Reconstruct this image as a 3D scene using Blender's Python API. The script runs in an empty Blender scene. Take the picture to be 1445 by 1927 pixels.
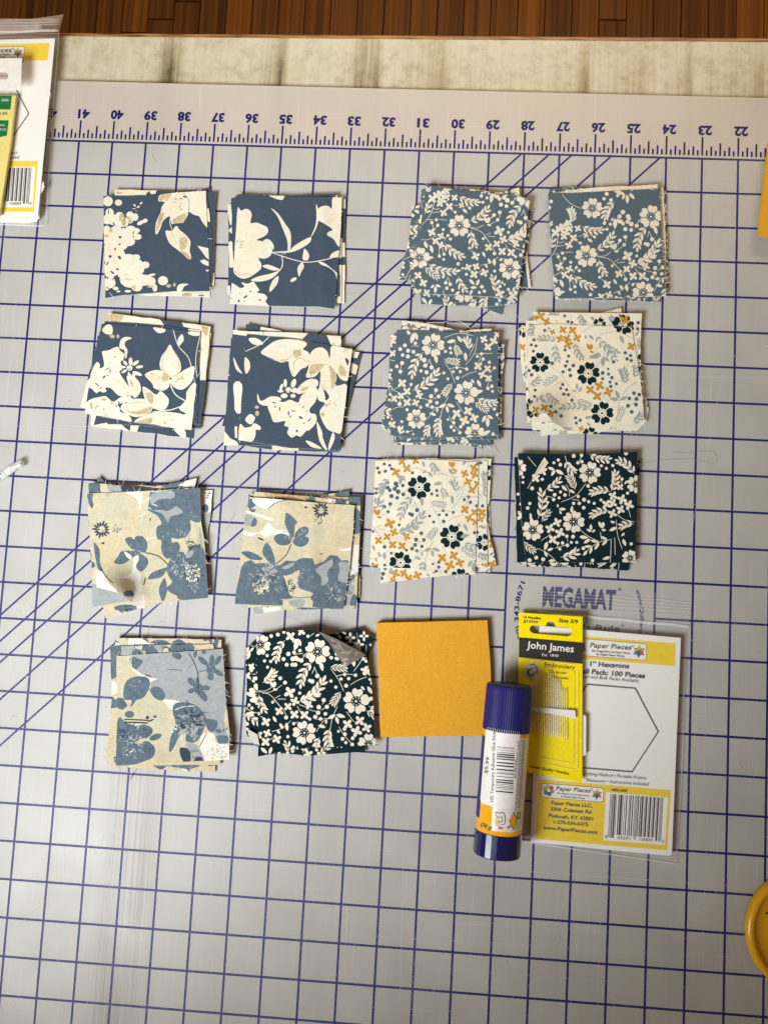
import bpy, bmesh, math, random
from mathutils import Vector, Matrix, noise
from mathutils.geometry import delaunay_2d_cdt
# ------------------------------------------------------------------ camera (inches are scaled to metres by S)
S = 0.0254
W0, H0, FPX = 1445.0, 1927.0, 1546.876
RM = Matrix(((0.9974425604346816, 0.05496031726908601, -0.0456913794844046),
             (-0.05057081636319133, 0.9944530218448009, 0.09222678502530786),
             (0.05050674376622239, -0.08968027023501533, 0.9946891564527622)))
CAM = Vector((0.71070405, -0.5282353, 22.64365396))
sc = bpy.context.scene
C = sc.collection
cd = bpy.data.cameras.new('camera'); cam = bpy.data.objects.new('camera', cd); C.objects.link(cam)
cd.sensor_fit = 'VERTICAL'; cd.sensor_height = 36.0; cd.lens = FPX / H0 * 36.0
cd.clip_start = 0.01; cd.clip_end = 50
cam.matrix_world = Matrix.Translation(CAM * S) @ RM.transposed().to_4x4()
sc.camera = cam
# world: dim warm room
wd = bpy.data.worlds.new('World'); sc.world = wd; wd.use_nodes = True
bg = wd.node_tree.nodes['Background']; bg.inputs[0].default_value = (0.95, 0.62, 0.36, 1); bg.inputs[1].default_value = 0.17
def area(name, loc, target, size, sy, power, col, spread=180):
    l = bpy.data.lights.new(name, 'AREA'); l.shape = 'RECTANGLE'; l.size = size * S; l.size_y = sy * S
    l.energy = power; l.color = col; l.spread = math.radians(spread)
    o = bpy.data.objects.new(name, l); C.objects.link(o); o.location = Vector(loc) * S
    o.rotation_euler = (Vector(target) - Vector(loc)).to_track_quat('-Z', 'Y').to_euler(); return o
area('window_light', (-18.5, -17, 27), (-2.6, 11.0, 0), 13, 15, 3.45, (0.955, 0.99, 1.0), 79)
area('warm_fill', (6, 38, 34), (3, 27, -20), 28, 14, 2.0, (1.0, 0.76, 0.50), 76)  # added warm fill, no known lamp: lifts the far right side and the floor
sc.view_settings.view_transform = 'Standard'; sc.view_settings.look = 'None'
sc.view_settings.exposure = 0.0; sc.view_settings.gamma = 1.0
sc.cycles.max_bounces = 8; sc.cycles.transparent_max_bounces = 16
# ------------------------------------------------------------------ projection helpers: a photo position -> a point on a surface at height z (inches)
RT = RM.transposed()
def ray(px, py):
    return RT @ Vector(((px - W0 / 2) / FPX, -(py - H0 / 2) / FPX, -1.0))
def onz(px, py, z=0.0):
    d = ray(px, py); t = (z - CAM.z) / d.z
    return CAM + d * t
def flat(z):
    return lambda px, py, l=0.0: onz(px, py, z + l)
def tilt(zf):
    return lambda px, py, l=0.0: onz(px, py, zf(px, py) + l)
# ------------------------------------------------------------------ object helpers
def tag(o, label=None, cat=None, group=None, kind=None):
    if label: o['label'] = label
    if cat: o['category'] = cat
    if group: o['group'] = group
    if kind: o['kind'] = kind
    return o
def empty(name, loc=(0, 0, 0), **k):
    o = bpy.data.objects.new(name, None); C.objects.link(o); o.location = Vector(loc) * S
    o.empty_display_size = 0.01
    return tag(o, **k)
def mesh_obj(name, vs, fs, mats, idx=None, parent=None, smooth=False):
    me = bpy.data.meshes.new(name)
    off = Vector(parent.matrix_basis.translation) if parent else Vector((0, 0, 0))
    if parent and parent.parent: off = off + parent.parent.matrix_basis.translation
    me.from_pydata([tuple(Vector(v) * S - off) for v in vs], [], fs)
    for m in mats: me.materials.append(m)
    if idx: me.polygons.foreach_set('material_index', idx)
    if smooth: me.polygons.foreach_set('use_smooth', [True] * len(me.polygons))
    me.update()
    o = bpy.data.objects.new(name, me); C.objects.link(o)
    if parent: o.parent = parent
    return o
# ------------------------------------------------------------------ materials
MC = {}
def nt(name):
    m = bpy.data.materials.new(name); m.use_nodes = True
    return m, m.node_tree, m.node_tree.nodes['Principled BSDF']
def link(t, a, b): t.links.new(a, b)
def add(t, kind, **k):
    n = t.nodes.new(kind)
    for a, v in k.items():
        if a in ('inp',):
            for i, x in v.items(): n.inputs[i].default_value = x
        else: setattr(n, a, v)
    return n
def fabric(name, col, var=0.10, tint=0.0, bump=0.5, mottle=0.0):
    if name in MC: return MC[name]
    m, t, b = nt(name)
    co = add(t, 'ShaderNodeTexCoord')
    # woven threads: two crossed fine wave fields broken up by noise
    n1 = add(t, 'ShaderNodeTexNoise', inp={'Scale': 1800.0, 'Detail': 2.0})
    link(t, co.outputs['Object'], n1.inputs['Vector'])
    mp = add(t, 'ShaderNodeMapping'); mp.inputs['Scale'].default_value = (300, 2600, 300)
    link(t, co.outputs['Object'], mp.inputs['Vector'])
    n2 = add(t, 'ShaderNodeTexNoise', inp={'Scale': 1.0, 'Detail': 1.0}); link(t, mp.outputs[0], n2.inputs['Vector'])
    mp2 = add(t, 'ShaderNodeMapping'); mp2.inputs['Scale'].default_value = (2600, 300, 300)
    link(t, co.outputs['Object'], mp2.inputs['Vector'])
    n3 = add(t, 'ShaderNodeTexNoise', inp={'Scale': 1.0, 'Detail': 1.0}); link(t, mp2.outputs[0], n3.inputs['Vector'])
    s = add(t, 'ShaderNodeMath', operation='ADD'); link(t, n2.outputs[0], s.inputs[0]); link(t, n3.outputs[0], s.inputs[1])
    s2 = add(t, 'ShaderNodeMath', operation='ADD'); link(t, s.outputs[0], s2.inputs[0]); link(t, n1.outputs[0], s2.inputs[1])
    r = add(t, 'ShaderNodeMapRange', inp={1: 1.0, 2: 2.0, 3: 1.0 - var, 4: 1.0 + var}); link(t, s2.outputs[0], r.inputs[0])
    mx = add(t, 'ShaderNodeMix', data_type='RGBA', blend_type='MULTIPLY'); mx.inputs[0].default_value = 1.0
    mx.inputs[6].default_value = (*col, 1)
    link(t, r.outputs[0], mx.inputs[7])
    out = mx.outputs[2]
    if tint:
        n4 = add(t, 'ShaderNodeTexNoise', inp={'Scale': 45.0, 'Detail': 2.0}); link(t, co.outputs['Object'], n4.inputs['Vector'])
        cr = add(t, 'ShaderNodeValToRGB'); e = cr.color_ramp.elements
        e[0].position = 0.36; e[0].color = (0.90, 0.97, 1.0, 1); e[1].position = 0.64; e[1].color = (1.0, 0.93, 0.82, 1)
        x = e.new(0.5); x.color = (1, 1, 0.97, 1)
        link(t, n4.outputs[0], cr.inputs[0])
        m2 = add(t, 'ShaderNodeMix', data_type='RGBA', blend_type='MULTIPLY'); m2.inputs[0].default_value = tint
        link(t, out, m2.inputs[6]); link(t, cr.outputs[0], m2.inputs[7]); out = m2.outputs[2]
    if mottle:   # brushed, water-colour look of the printed dye
        n5 = add(t, 'ShaderNodeTexNoise', inp={'Scale': 330.0, 'Detail': 5.0, 'Roughness': .7, 'Distortion': 1.0}); link(t, co.outputs['Object'], n5.inputs['Vector'])
        r5 = add(t, 'ShaderNodeMapRange', inp={1: .35, 2: .65, 3: 1 - mottle, 4: 1 + mottle}); link(t, n5.outputs[0], r5.inputs[0])
        m5 = add(t, 'ShaderNodeMix', data_type='RGBA', blend_type='MULTIPLY'); m5.inputs[0].default_value = 1.0
        link(t, out, m5.inputs[6]); link(t, r5.outputs[0], m5.inputs[7]); out = m5.outputs[2]
    link(t, out, b.inputs['Base Color'])
    b.inputs['Roughness'].default_value = 0.95; b.inputs['Specular IOR Level'].default_value = 0.04
    bm = add(t, 'ShaderNodeBump', inp={'Strength': bump, 'Distance': 0.0002}); link(t, s2.outputs[0], bm.inputs['Height'])
    link(t, bm.outputs[0], b.inputs['Normal'])
    MC[name] = m; return m
def plain(name, col, rough=0.5, spec=0.5, metal=0.0, coat=0.0, nvar=0.05, nscale=400.0, bump=0.0):
    if name in MC: return MC[name]
    m, t, b = nt(name)
    co = add(t, 'ShaderNodeTexCoord'); n = add(t, 'ShaderNodeTexNoise', inp={'Scale': nscale, 'Detail': 3.0})
    link(t, co.outputs['Object'], n.inputs['Vector'])
    r = add(t, 'ShaderNodeMapRange', inp={1: 0.3, 2: 0.7, 3: 1 - nvar, 4: 1 + nvar}); link(t, n.outputs[0], r.inputs[0])
    mx = add(t, 'ShaderNodeMix', data_type='RGBA', blend_type='MULTIPLY'); mx.inputs[0].default_value = 1.0
    mx.inputs[6].default_value = (*col, 1); link(t, r.outputs[0], mx.inputs[7]); link(t, mx.outputs[2], b.inputs['Base Color'])
    b.inputs['Roughness'].default_value = rough; b.inputs['Specular IOR Level'].default_value = spec
    b.inputs['Metallic'].default_value = metal; b.inputs['Coat Weight'].default_value = coat
    if bump:
        bm = add(t, 'ShaderNodeBump', inp={'Strength': bump, 'Distance': 0.0003}); link(t, n.outputs[0], bm.inputs['Height']); link(t, bm.outputs[0], b.inputs['Normal'])
    MC[name] = m; return m
def film(name, col, opac, rough=0.18, bump=0.15, bscale=60.0):
    if name in MC: return MC[name]
    m, t, b = nt(name)
    b.inputs['Base Color'].default_value = (*col, 1); b.inputs['Roughness'].default_value = rough
    tr = add(t, 'ShaderNodeBsdfTransparent'); mx = add(t, 'ShaderNodeMixShader')
    co = add(t, 'ShaderNodeTexCoord'); n = add(t, 'ShaderNodeTexNoise', inp={'Scale': bscale, 'Detail': 2.0, 'Distortion': 0.6}); link(t, co.outputs['Object'], n.inputs['Vector'])
    bm = add(t, 'ShaderNodeBump', inp={'Strength': bump, 'Distance': 0.003}); link(t, n.outputs[0], bm.inputs['Height']); link(t, bm.outputs[0], b.inputs['Normal'])
    mx.inputs[0].default_value = opac
    link(t, tr.outputs[0], mx.inputs[1]); link(t, b.outputs[0], mx.inputs[2])
    link(t, mx.outputs[0], t.nodes['Material Output'].inputs['Surface'])
    MC[name] = m; return m
COL = {  # real colours of dyed cloth and ink
    'navy': (0.056, 0.078, 0.112), 'ncream': (0.73, 0.695, 0.58), 'ntan': (0.50, 0.42, 0.25),
    'slate': (0.090, 0.130, 0.160), 'scream': (0.74, 0.69, 0.59),
    'green': (0.009, 0.022, 0.027), 'gcream': (0.76, 0.71, 0.60),
    'ivory': (0.78, 0.735, 0.61), 'ink': (0.007, 0.024, 0.030), 'must': (0.50, 0.26, 0.035), 'sage': (0.33, 0.36, 0.34), 'berry': (0.085, 0.12, 0.165),
    'beige': (0.58, 0.525, 0.375), 'dusk': (0.112, 0.155, 0.190), 'white': (0.74, 0.72, 0.66), 'haze': (0.335, 0.36, 0.365), 'coal': (0.045, 0.062, 0.082), 'umber': (0.50, 0.37, 0.22),
    'mustard': (0.74, 0.37, 0.035), 'back': (0.60, 0.58, 0.52), 'raw': (0.72, 0.68, 0.58), 'dback': (0.21, 0.185, 0.16), 'dback2': (0.42, 0.36, 0.29),
}
def fm(k):
    return fabric('cotton_' + k, COL[k], var=0.10 if k != 'mustard' else 0.17, tint=0.7 if k in ('ivory', 'ncream', 'scream', 'white', 'beige') else 0.0, mottle={'dusk': .22, 'haze': .12, 'beige': .10, 'ntan': .25, 'ncream': .05, 'navy': .05, 'umber': .2}.get(k, 0))
# ------------------------------------------------------------------ shape primitives in a flat drawing space
def smooth_poly(p, n=3):
    out = []; N = len(p)
    for i in range(N):
        a, b, c, d = p[i - 1], p[i], p[(i + 1) % N], p[(i + 2) % N]
        for k in range(n):
            t = k / n; t2 = t * t; t3 = t2 * t
            out.append(tuple(0.5 * (2 * b[j] + (c[j] - a[j]) * t + (2 * a[j] - 5 * b[j] + 4 * c[j] - d[j]) * t2 + (3 * b[j] - a[j] - 3 * c[j] + d[j]) * t3) for j in (0, 1)))
    return out
def disc(x, y, r, n=8, ry=None, a=0.0):
    ry = ry or r; ca, sa = math.cos(a), math.sin(a)
    return [(x + r * math.cos(t) * ca - ry * math.sin(t) * sa, y + r * math.cos(t) * sa + ry * math.sin(t) * ca) for t in [2 * math.pi * i / n for i in range(n)]]
def leaf(x0, y0, x1, y1, w=None):
    L = math.hypot(x1 - x0, y1 - y0) or 1; w = w or 0.17 * L + 3
    ux, uy = (x1 - x0) / L, (y1 - y0) / L; out = []
    for sgn, ts in ((1, (0.0, 0.18, 0.4, 0.65, 0.86)), (-1, (1.0, 0.86, 0.65, 0.4, 0.18))):
        for t in ts:
            q = sgn * w * (math.sin(math.pi * t ** 0.9) ** 0.85 if 0 < t < 1 else 0)
            out.append((x0 + ux * L * t - uy * q, y0 + uy * L * t + ux * q))
    return out
def stroke(pts, w, n=5):
    # pts: control points, a smooth thin band through them
    P = []
    if len(pts) == 2: P = list(pts)
    else:
        q = [pts[0]] + list(pts) + [pts[-1]]
        for i in range(1, len(q) - 2):
            a, b, c, d = q[i - 1:i + 3]
            for k in range(n):
                t = k / n; t2 = t * t; t3 = t2 * t
                P.append(tuple(0.5 * (2 * b[j] + (c[j] - a[j]) * t + (2 * a[j] - 5 * b[j] + 4 * c[j] - d[j]) * t2 + (3 * b[j] - a[j] - 3 * c[j] + d[j]) * t3) for j in (0, 1)))
        P.append(pts[-1])
    L, R = [], []
    for i, p in enumerate(P):
        a, b = P[max(0, i - 1)], P[min(len(P) - 1, i + 1)]
        dx, dy = b[0] - a[0], b[1] - a[1]; l = math.hypot(dx, dy) or 1
        ww = w * (0.5 if i in (0, len(P) - 1) else 1.0) / 2
        L.append((p[0] - dy / l * ww, p[1] + dx / l * ww)); R.append((p[0] + dy / l * ww, p[1] - dx / l * ww))
    return L + R[::-1]
def bent(x0, y0, x1, y1, b):
    mx, my = (x0 + x1) / 2, (y0 + y1) / 2
    return [(x0, y0), (mx - (y1 - y0) * b, my + (x1 - x0) * b), (x1, y1)]
def small_floral(txt, pal):
    """txt: one motif per comma; returns [(polygon, colour key, motif centre)]"""
    out = []
    def put(poly, k, c): out.append((poly, k, c))
    for it in txt.replace('\n', ' ').split(','):
        q = it.split()
        if not q: continue
        k, v = q[0], [float(x) for x in q[1:]]
        x, y = v[0], v[1]
        if k == 'F':
            R = v[2]; a0 = math.radians(v[3] if len(v) > 3 else 18)
            for i in range(5):
                a = a0 + i * 2 * math.pi / 5 - math.pi / 2
                pr = [(0.30, -0.48), (0.50, -0.60), (0.74, -0.64), (0.94, -0.48), (1.03, -0.25), (0.88, 0.0), (1.03, 0.25), (0.94, 0.48), (0.74, 0.64), (0.50, 0.60), (0.30, 0.48)]
                put([(x + R * r * math.cos(a + t * 0.92), y + R * r * math.sin(a + t * 0.92)) for r, t in pr], pal['F'], (x, y))
            put(disc(x, y, 0.40 * R, 14), pal['C'], (x, y))
            for i in range(8):
                a = i * math.pi / 4; put(disc(x + 0.29 * R * math.cos(a), y + 0.29 * R * math.sin(a), 0.055 * R, 5), pal['c'], (x, y))
            put(disc(x, y, 0.10 * R, 7), pal['c'], (x, y))
        elif k == 'X':
            r = v[2] * 1.1; a0 = math.radians((x * 7 + y * 13) % 50 + 20)
            for i in range(4):
                a = a0 + i * math.pi / 2
                put(disc(x + 0.58 * r * math.cos(a), y + 0.58 * r * math.sin(a), 0.48 * r, 7, 0.34 * r, a), pal['X'], (x, y))
            put(disc(x, y, 0.3 * r, 6), pal['X'], (x, y))
        elif k == 'D': put(disc(x, y, v[2] * 1.08, 9), pal['D'], (x, y))
        elif k == 'L': put(leaf(*v[:4]), pal['L'], (x, y))
        elif k == 'T':
            put(smooth_poly([(x - 30, y - 35), (x - 5, y - 15), (x + 10, y - 30), (x + 28, y - 5), (x + 5, y + 28), (x - 28, y + 5)], 2), pal['X'], (x, y)); put(leaf(x - 5, y + 40, x + 38, y + 48, 11), pal['X'], (x, y))
        elif k == 'S':
            b = v[4] if len(v) > 4 else 0.0
            put(stroke(bent(*v[:4], b), 4.5), pal['S'], ((v[0] + v[2]) / 2, (v[1] + v[3]) / 2))
        elif k in 'BH':
            x1, y1 = v[2], v[3]; n = int(v[4]) if len(v) > 4 else 4; l = (v[5] if len(v) > 5 else 50) * (1.12 if k == 'B' else .95)
            b = 0.12 if k == 'B' else 0.02
            P = bent(x, y, x1, y1, b); cx, cy = P[1]
            cx, cy = 2 * cx - (x + x1) / 2, 2 * cy - (y + y1) / 2
            f = lambda t: ((1 - t) ** 2 * x + 2 * t * (1 - t) * cx + t * t * x1, (1 - t) ** 2 * y + 2 * t * (1 - t) * cy + t * t * y1)
            C0 = f(0.5)
            put(stroke([f(0), f(0.33), f(0.66), f(0.9)], 4.5, 3), pal['S'], C0)
            for i in range(n):
                t = (i + 0.45) / (n + 0.7); p = f(t); p2 = f(min(1, t + 0.05)); a = math.atan2(p2[1] - p[1], p2[0] - p[0])
                ll = l * (0.78 + 0.35 * math.sin(math.pi * (i + 0.7) / (n + 0.5)))
                sp = 0.62 if k == 'B' else 0.60
                for sg in (1, -1):
                    put(leaf(p[0] + sg * -4 * math.sin(a), p[1] + sg * 4 * math.cos(a), p[0] + ll * math.cos(a + sg * sp), p[1] + ll * math.sin(a + sg * sp), (0.145 if k == 'B' else 0.075) * ll + 2), pal['L'], C0)
            p = f(0.86); put(leaf(p[0], p[1], x1 + (x1 - p[0]) * 0.4, y1 + (y1 - p[1]) * 0.4), pal['L'], C0)
    return out
PAL_B = dict(F='scream', C='slate', c='scream', X='scream', D='scream', L='scream', S='scream')
PAL_D = dict(F='gcream', C='green', c='gcream', X='gcream', D='gcream', L='gcream', S='gcream')
PAL_C = dict(F='ink', C='ivory', c='ink', X='must', D='berry', L='sage', S='sage')
B1 = """F 645 505 100 0,F 1103 895 98 -10,F 285 795 95 10,F 1275 285 80,X 440 230 35,X 530 190 32,X 533 243 30,X 603 250 30,X 470 303 32,X 555 330 35,X 503 388 33,X 665 320 25,X 395 565 35,
X 480 600 32,X 430 643 32,X 480 680 30,X 1008 553 45,X 1045 630 35,X 985 668 33,X 910 700 35,X 1033 738 37,X 1115 748 37,X 1157 670 33,X 793 780 37,X 725 882 32,X 798 875 32,X 778 945 37,
X 872 930 36,X 320 1023 35,X 272 955 35,X 210 1035 35,X 265 1110 40,X 350 1110 30,X 1012 1120 40,X 1130 1140 45,
D 845 235 15,D 895 252 13,D 860 292 13,D 1008 262 16,D 1022 313 18,D 1080 275 20,D 1125 297 17,D 1072 328 16,D 740 345 13,D 608 382 13,D 960 407 16,D 1012 383 17,D 993 450 15,D 438 450 14,
D 397 476 14,D 450 500 15,D 500 540 13,D 543 593 13,D 565 625 14,D 465 780 14,D 507 762 14,D 503 810 12,D 738 708 13,D 862 622 12,D 1090 565 13,D 963 757 16,D 1022 812 13,D 965 916 13,
D 710 945 13,D 635 850 15,D 675 890 10,D 500 968 13,D 523 1022 15,D 563 1035 15,D 532 1070 15,D 585 1088 14,D 850 1058 16,D 872 1097 15,D 827 1110 13,D 1005 1010 14,D 1055 1037 10,
D 1013 1055 14,D 1035 1022 9,D 1090 1082 14,D 1155 785 13,D 1217 378 20,D 1222 425 19,D 1180 467 14,D 1232 483 17,D 307 280 18,D 400 1173 13,D 935 1172 13,D 305 1165 24,D 1070 225 14,
B 640 237 835 290 4 50,B 735 465 915 325 4 55,B 1215 315 1100 520 4 58,B 755 545 805 705 3 52,B 515 660 695 790 4 55,B 365 850 645 912 5 52,B 1095 620 1250 560 3 52,B 635 960 720 1105 3 48,
B 965 1115 935 950 3 50,H 330 880 465 980 4 60,B 330 400 365 290 2 45,B 1110 1110 1215 990 3 45,B 350 200 360 160 2 35,L 945 205 930 300,L 930 200 905 225,L 960 210 978 258,L 675 350 718 390,
L 330 645 355 710,L 385 680 405 755,L 345 790 415 795,L 855 740 880 790,L 430 1050 427 1120,L 430 1040 480 1060,L 420 1040 385 1070,L 735 990 785 1040,L 745 1065 805 1065,L 825 990 800 1050,
L 650 1100 605 1135,L 765 1085 738 1132,L 905 800 930 850,L 960 800 965 870,L 880 850 900 890,T 900 455,S 305 500 425 270 .1,S 395 385 465 380,S 735 515 870 495 .15,S 745 525 905 640 -.15,
S 905 600 975 605,S 870 600 915 650,S 885 590 930 570,S 905 645 965 745 -.1,S 300 630 400 615 .1,S 400 610 440 595,S 360 450 410 450,S 460 445 535 455,S 835 865 1000 785 .1,S 900 455 960 407,
S 925 490 993 455,S 395 480 420 540,S 450 500 420 550,S 535 600 510 640,S 465 690 463 770,S 490 700 505 760,S 1015 380 1010 430,S 960 410 935 445,S 1080 660 1150 690,S 1060 670 1085 720,
S 750 730 775 745,S 700 320 735 340,S 600 320 635 322,S 515 290 545 275,S 580 365 600 380,S 400 340 470 345 .2,S 745 882 660 890,S 1020 812 1055 800,S 545 970 520 1010,S 545 970 560 1030,S 500 1085 505 1130,
S 1040 1000 1010 1050,S 1140 260 1180 235,S 1160 255 1125 290,S 340 650 395 690 .2,S 820 930 850 910"""
B3 = """F 600 335 105 18,F 897 768 108 12,F 450 1005 90 0,F 978 1135 90 5,X 1060 280 33,X 1150 297 35,X 1097 350 35,X 1008 525 38,X 1093 548 33,X 1045 603 33,X 1103 635 32,X 320 680 40,X 365 755 35,X 310 793 32,
X 475 790 33,X 245 820 35,X 365 855 35,X 443 857 33,X 815 955 40,X 917 932 40,X 973 995 38,X 885 1020 43,X 1180 240 30,X 230 1055 35,D 345 337 17,D 303 370 17,D 375 385 17,D 423 395 17,
D 325 425 15,D 373 437 17,D 440 318 15,D 757 362 14,D 713 392 14,D 762 405 13,D 520 470 20,D 320 497 18,D 530 520 18,D 587 537 18,D 491 568 14,D 542 580 18,D 518 635 9,D 273 528 16,
D 305 575 17,D 402 690 13,D 628 742 17,D 583 798 18,D 651 800 17,D 575 845 17,D 635 857 15,D 549 878 17,D 592 897 15,D 298 868 18,D 488 897 14,D 365 920 14,D 816 538 14,D 905 551 14,
D 847 575 14,D 783 575 13,D 698 587 13,D 822 633 16,D 735 640 13,D 1039 413 14,D 1001 438 13,D 1054 460 15,D 1110 490 14,D 1156 541 13,D 1132 707 15,D 1097 727 15,D 1139 753 12,
D 1155 913 14,D 1183 965 14,D 786 995 14,D 735 1010 11,D 787 1037 15,D 765 1075 15,D 850 1075 15,D 791 1108 13,D 843 1128 15,D 318 1028 13,D 368 1120 12,D 422 1142 10,D 355 1192 15,
D 1143 1140 14,D 373 215 13,B 515 400 410 635 4 58,B 410 745 650 550 5 62,B 930 380 880 265 3 50,B 665 980 665 1160 4 58,B 575 1050 550 1160 3 46,B 1000 815 1190 850 4 50,B 195 800 215 1040 4 60,
B 300 1150 295 1070 2 42,H 700 465 840 488 4 60,H 775 680 695 790 4 60,H 975 850 1105 930 4 60,H 800 325 840 420 3 60,L 430 220 400 320,L 400 220 370 240,L 440 220 458 290,L 805 290 725 310,
L 820 250 862 310,L 720 870 652 900,L 725 870 800 895,L 722 885 738 950,L 640 905 635 945,L 630 970 567 950,L 890 400 900 480,L 620 420 635 500,L 945 645 975 680,L 1000 650 1035 715,
L 970 770 1055 745,L 1080 970 1045 1035,L 1090 970 1145 1005,L 1095 990 1095 1080,L 295 1060 295 1130,L 1040 1150 1120 1110,L 1050 1160 1100 1180,S 695 270 970 250 -.12,S 800 300 805 360,
S 890 520 1000 260 .12,S 930 430 980 320,S 965 415 1140 408,S 700 480 800 680 -.05,S 740 550 910 550 -.08,S 740 800 665 1000 .06,S 720 880 550 1005 .15,S 855 630 1000 570 -.05,S 235 740 300 860 -.3,
S 235 740 310 705,S 232 740 165 900 .15,S 405 340 475 345,S 570 460 545 515,S 565 460 590 530,S 360 790 410 840,S 810 850 870 940,S 740 970 850 1130 .05,S 500 815 580 840,S 1110 640 1090 720,
S 320 500 300 565,S 635 745 615 780,S 650 800 600 825,S 1035 425 1010 500,S 1055 460 1030 500,S 385 720 400 700,S 230 920 340 895 -.1,S 700 900 560 900 .02,S 1150 550 1110 590,S 330 1125 420 1110"""
BX = "F 755 90 92 12,D 300 -10 17,D 340 -25 17,D 375 30 17,D 400 -20 16,X 1010 -20 42,X 1110 -60 42,D 900 -20 17,D 870 20 15,D 930 40 16,B 560 190 550 60 4 50,B 960 60 850 210 4 55,D 1020 160 20,D 1060 205 20,D 985 195 18,D 1050 250 18,D 990 240 17,S 505 -70 660 80 .1,L 1080 10 1070 90,L 1100 0 1140 60,L 1060 0 1030 50,X 480 220 42,X 400 260 38,X 490 275 36"
D1 = """F 815 335 100 15,F 668 780 100 20,F 298 855 98 10,F 1230 440 80,F 1180 1110 75,F 160 290 80,X 325 385 38,X 390 320 38,X 520 785 38,X 455 840 40,X 545 880 42,X 480 940 40,X 1090 465 30,X 1107 577 42,
X 1025 545 38,X 1022 612 38,X 965 620 38,X 1170 628 42,X 1093 670 38,X 1020 705 38,D 670 183 17,D 740 178 15,D 743 235 15,D 707 245 15,D 548 262 16,D 530 220 14,D 490 245 13,D 920 272 13,
D 980 240 13,D 965 296 13,D 1023 270 14,D 210 375 13,D 168 423 13,D 385 395 14,D 210 423 12,D 800 455 16,D 293 477 17,D 550 510 13,D 590 537 15,D 497 535 16,D 537 563 13,D 488 578 15,
D 433 604 13,D 710 550 14,D 763 580 17,D 805 598 14,D 720 613 15,D 668 613 14,D 855 613 13,D 917 583 13,D 760 652 16,D 272 614 14,D 253 655 15,D 150 580 17,D 1107 392 14,D 1157 520 14,
D 607 910 15,D 663 915 17,D 648 967 13,D 697 967 13,D 568 972 15,D 612 993 16,D 525 975 14,D 544 1027 13,D 757 1020 16,D 1190 980 14,D 330 1105 17,D 393 1120 17,D 270 1128 17,D 992 1198 14,
D 840 1130 15,D 1143 160 17,B 345 750 365 480 4 62,B 410 490 550 375 3 52,B 1005 505 1040 310 4 56,B 1000 505 810 530 4 55,B 990 680 815 740 4 52,B 1220 350 1050 220 4 58,B 810 165 1010 205 4 50,
B 550 1100 715 1030 3 62,B 1215 800 1080 840 3 50,B 1010 940 765 1075 3 64,B 600 220 690 335 3 55,H 685 490 620 350 4 70,H 380 780 450 670 3 55,H 195 960 325 1055 4 60,L 495 310 435 285,
L 500 310 465 365,L 505 310 580 350,L 560 450 610 500,L 630 490 680 520,L 535 665 600 665,L 525 650 525 618,L 540 680 560 712,L 285 740 275 700,L 430 960 405 1040,L 430 1040 485 1020,
L 405 1045 430 1100,L 720 915 800 925,L 820 935 760 975,L 1060 830 990 862,L 1045 790 1000 775,L 1115 935 1140 1000,L 1130 880 1100 912,L 825 860 825 800,L 830 870 785 845,L 835 875 865 850,
L 1000 1100 930 1120,L 500 1130 440 1135,L 1130 440 1155 405,L 650 700 655 635,L 300 780 270 730,T 925 810,S 780 430 555 600 -.12,S 600 440 630 550 -.1,S 655 575 720 585,S 415 545 480 560,
S 715 840 900 960 .06,S 910 870 920 940,S 1055 760 1110 1030 .06,S 1000 1160 1010 930,S 1045 1080 1040 920,S 340 1020 520 1150 -.08,S 1055 710 1220 780 .1,S 1160 650 1185 740,S 375 950 465 890,
S 500 1020 600 990,S 255 190 330 280,S 590 180 605 230,S 740 190 715 240,S 610 920 615 960,S 525 980 520 1020,S 1107 400 1100 440,S 285 420 250 480"""
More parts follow.
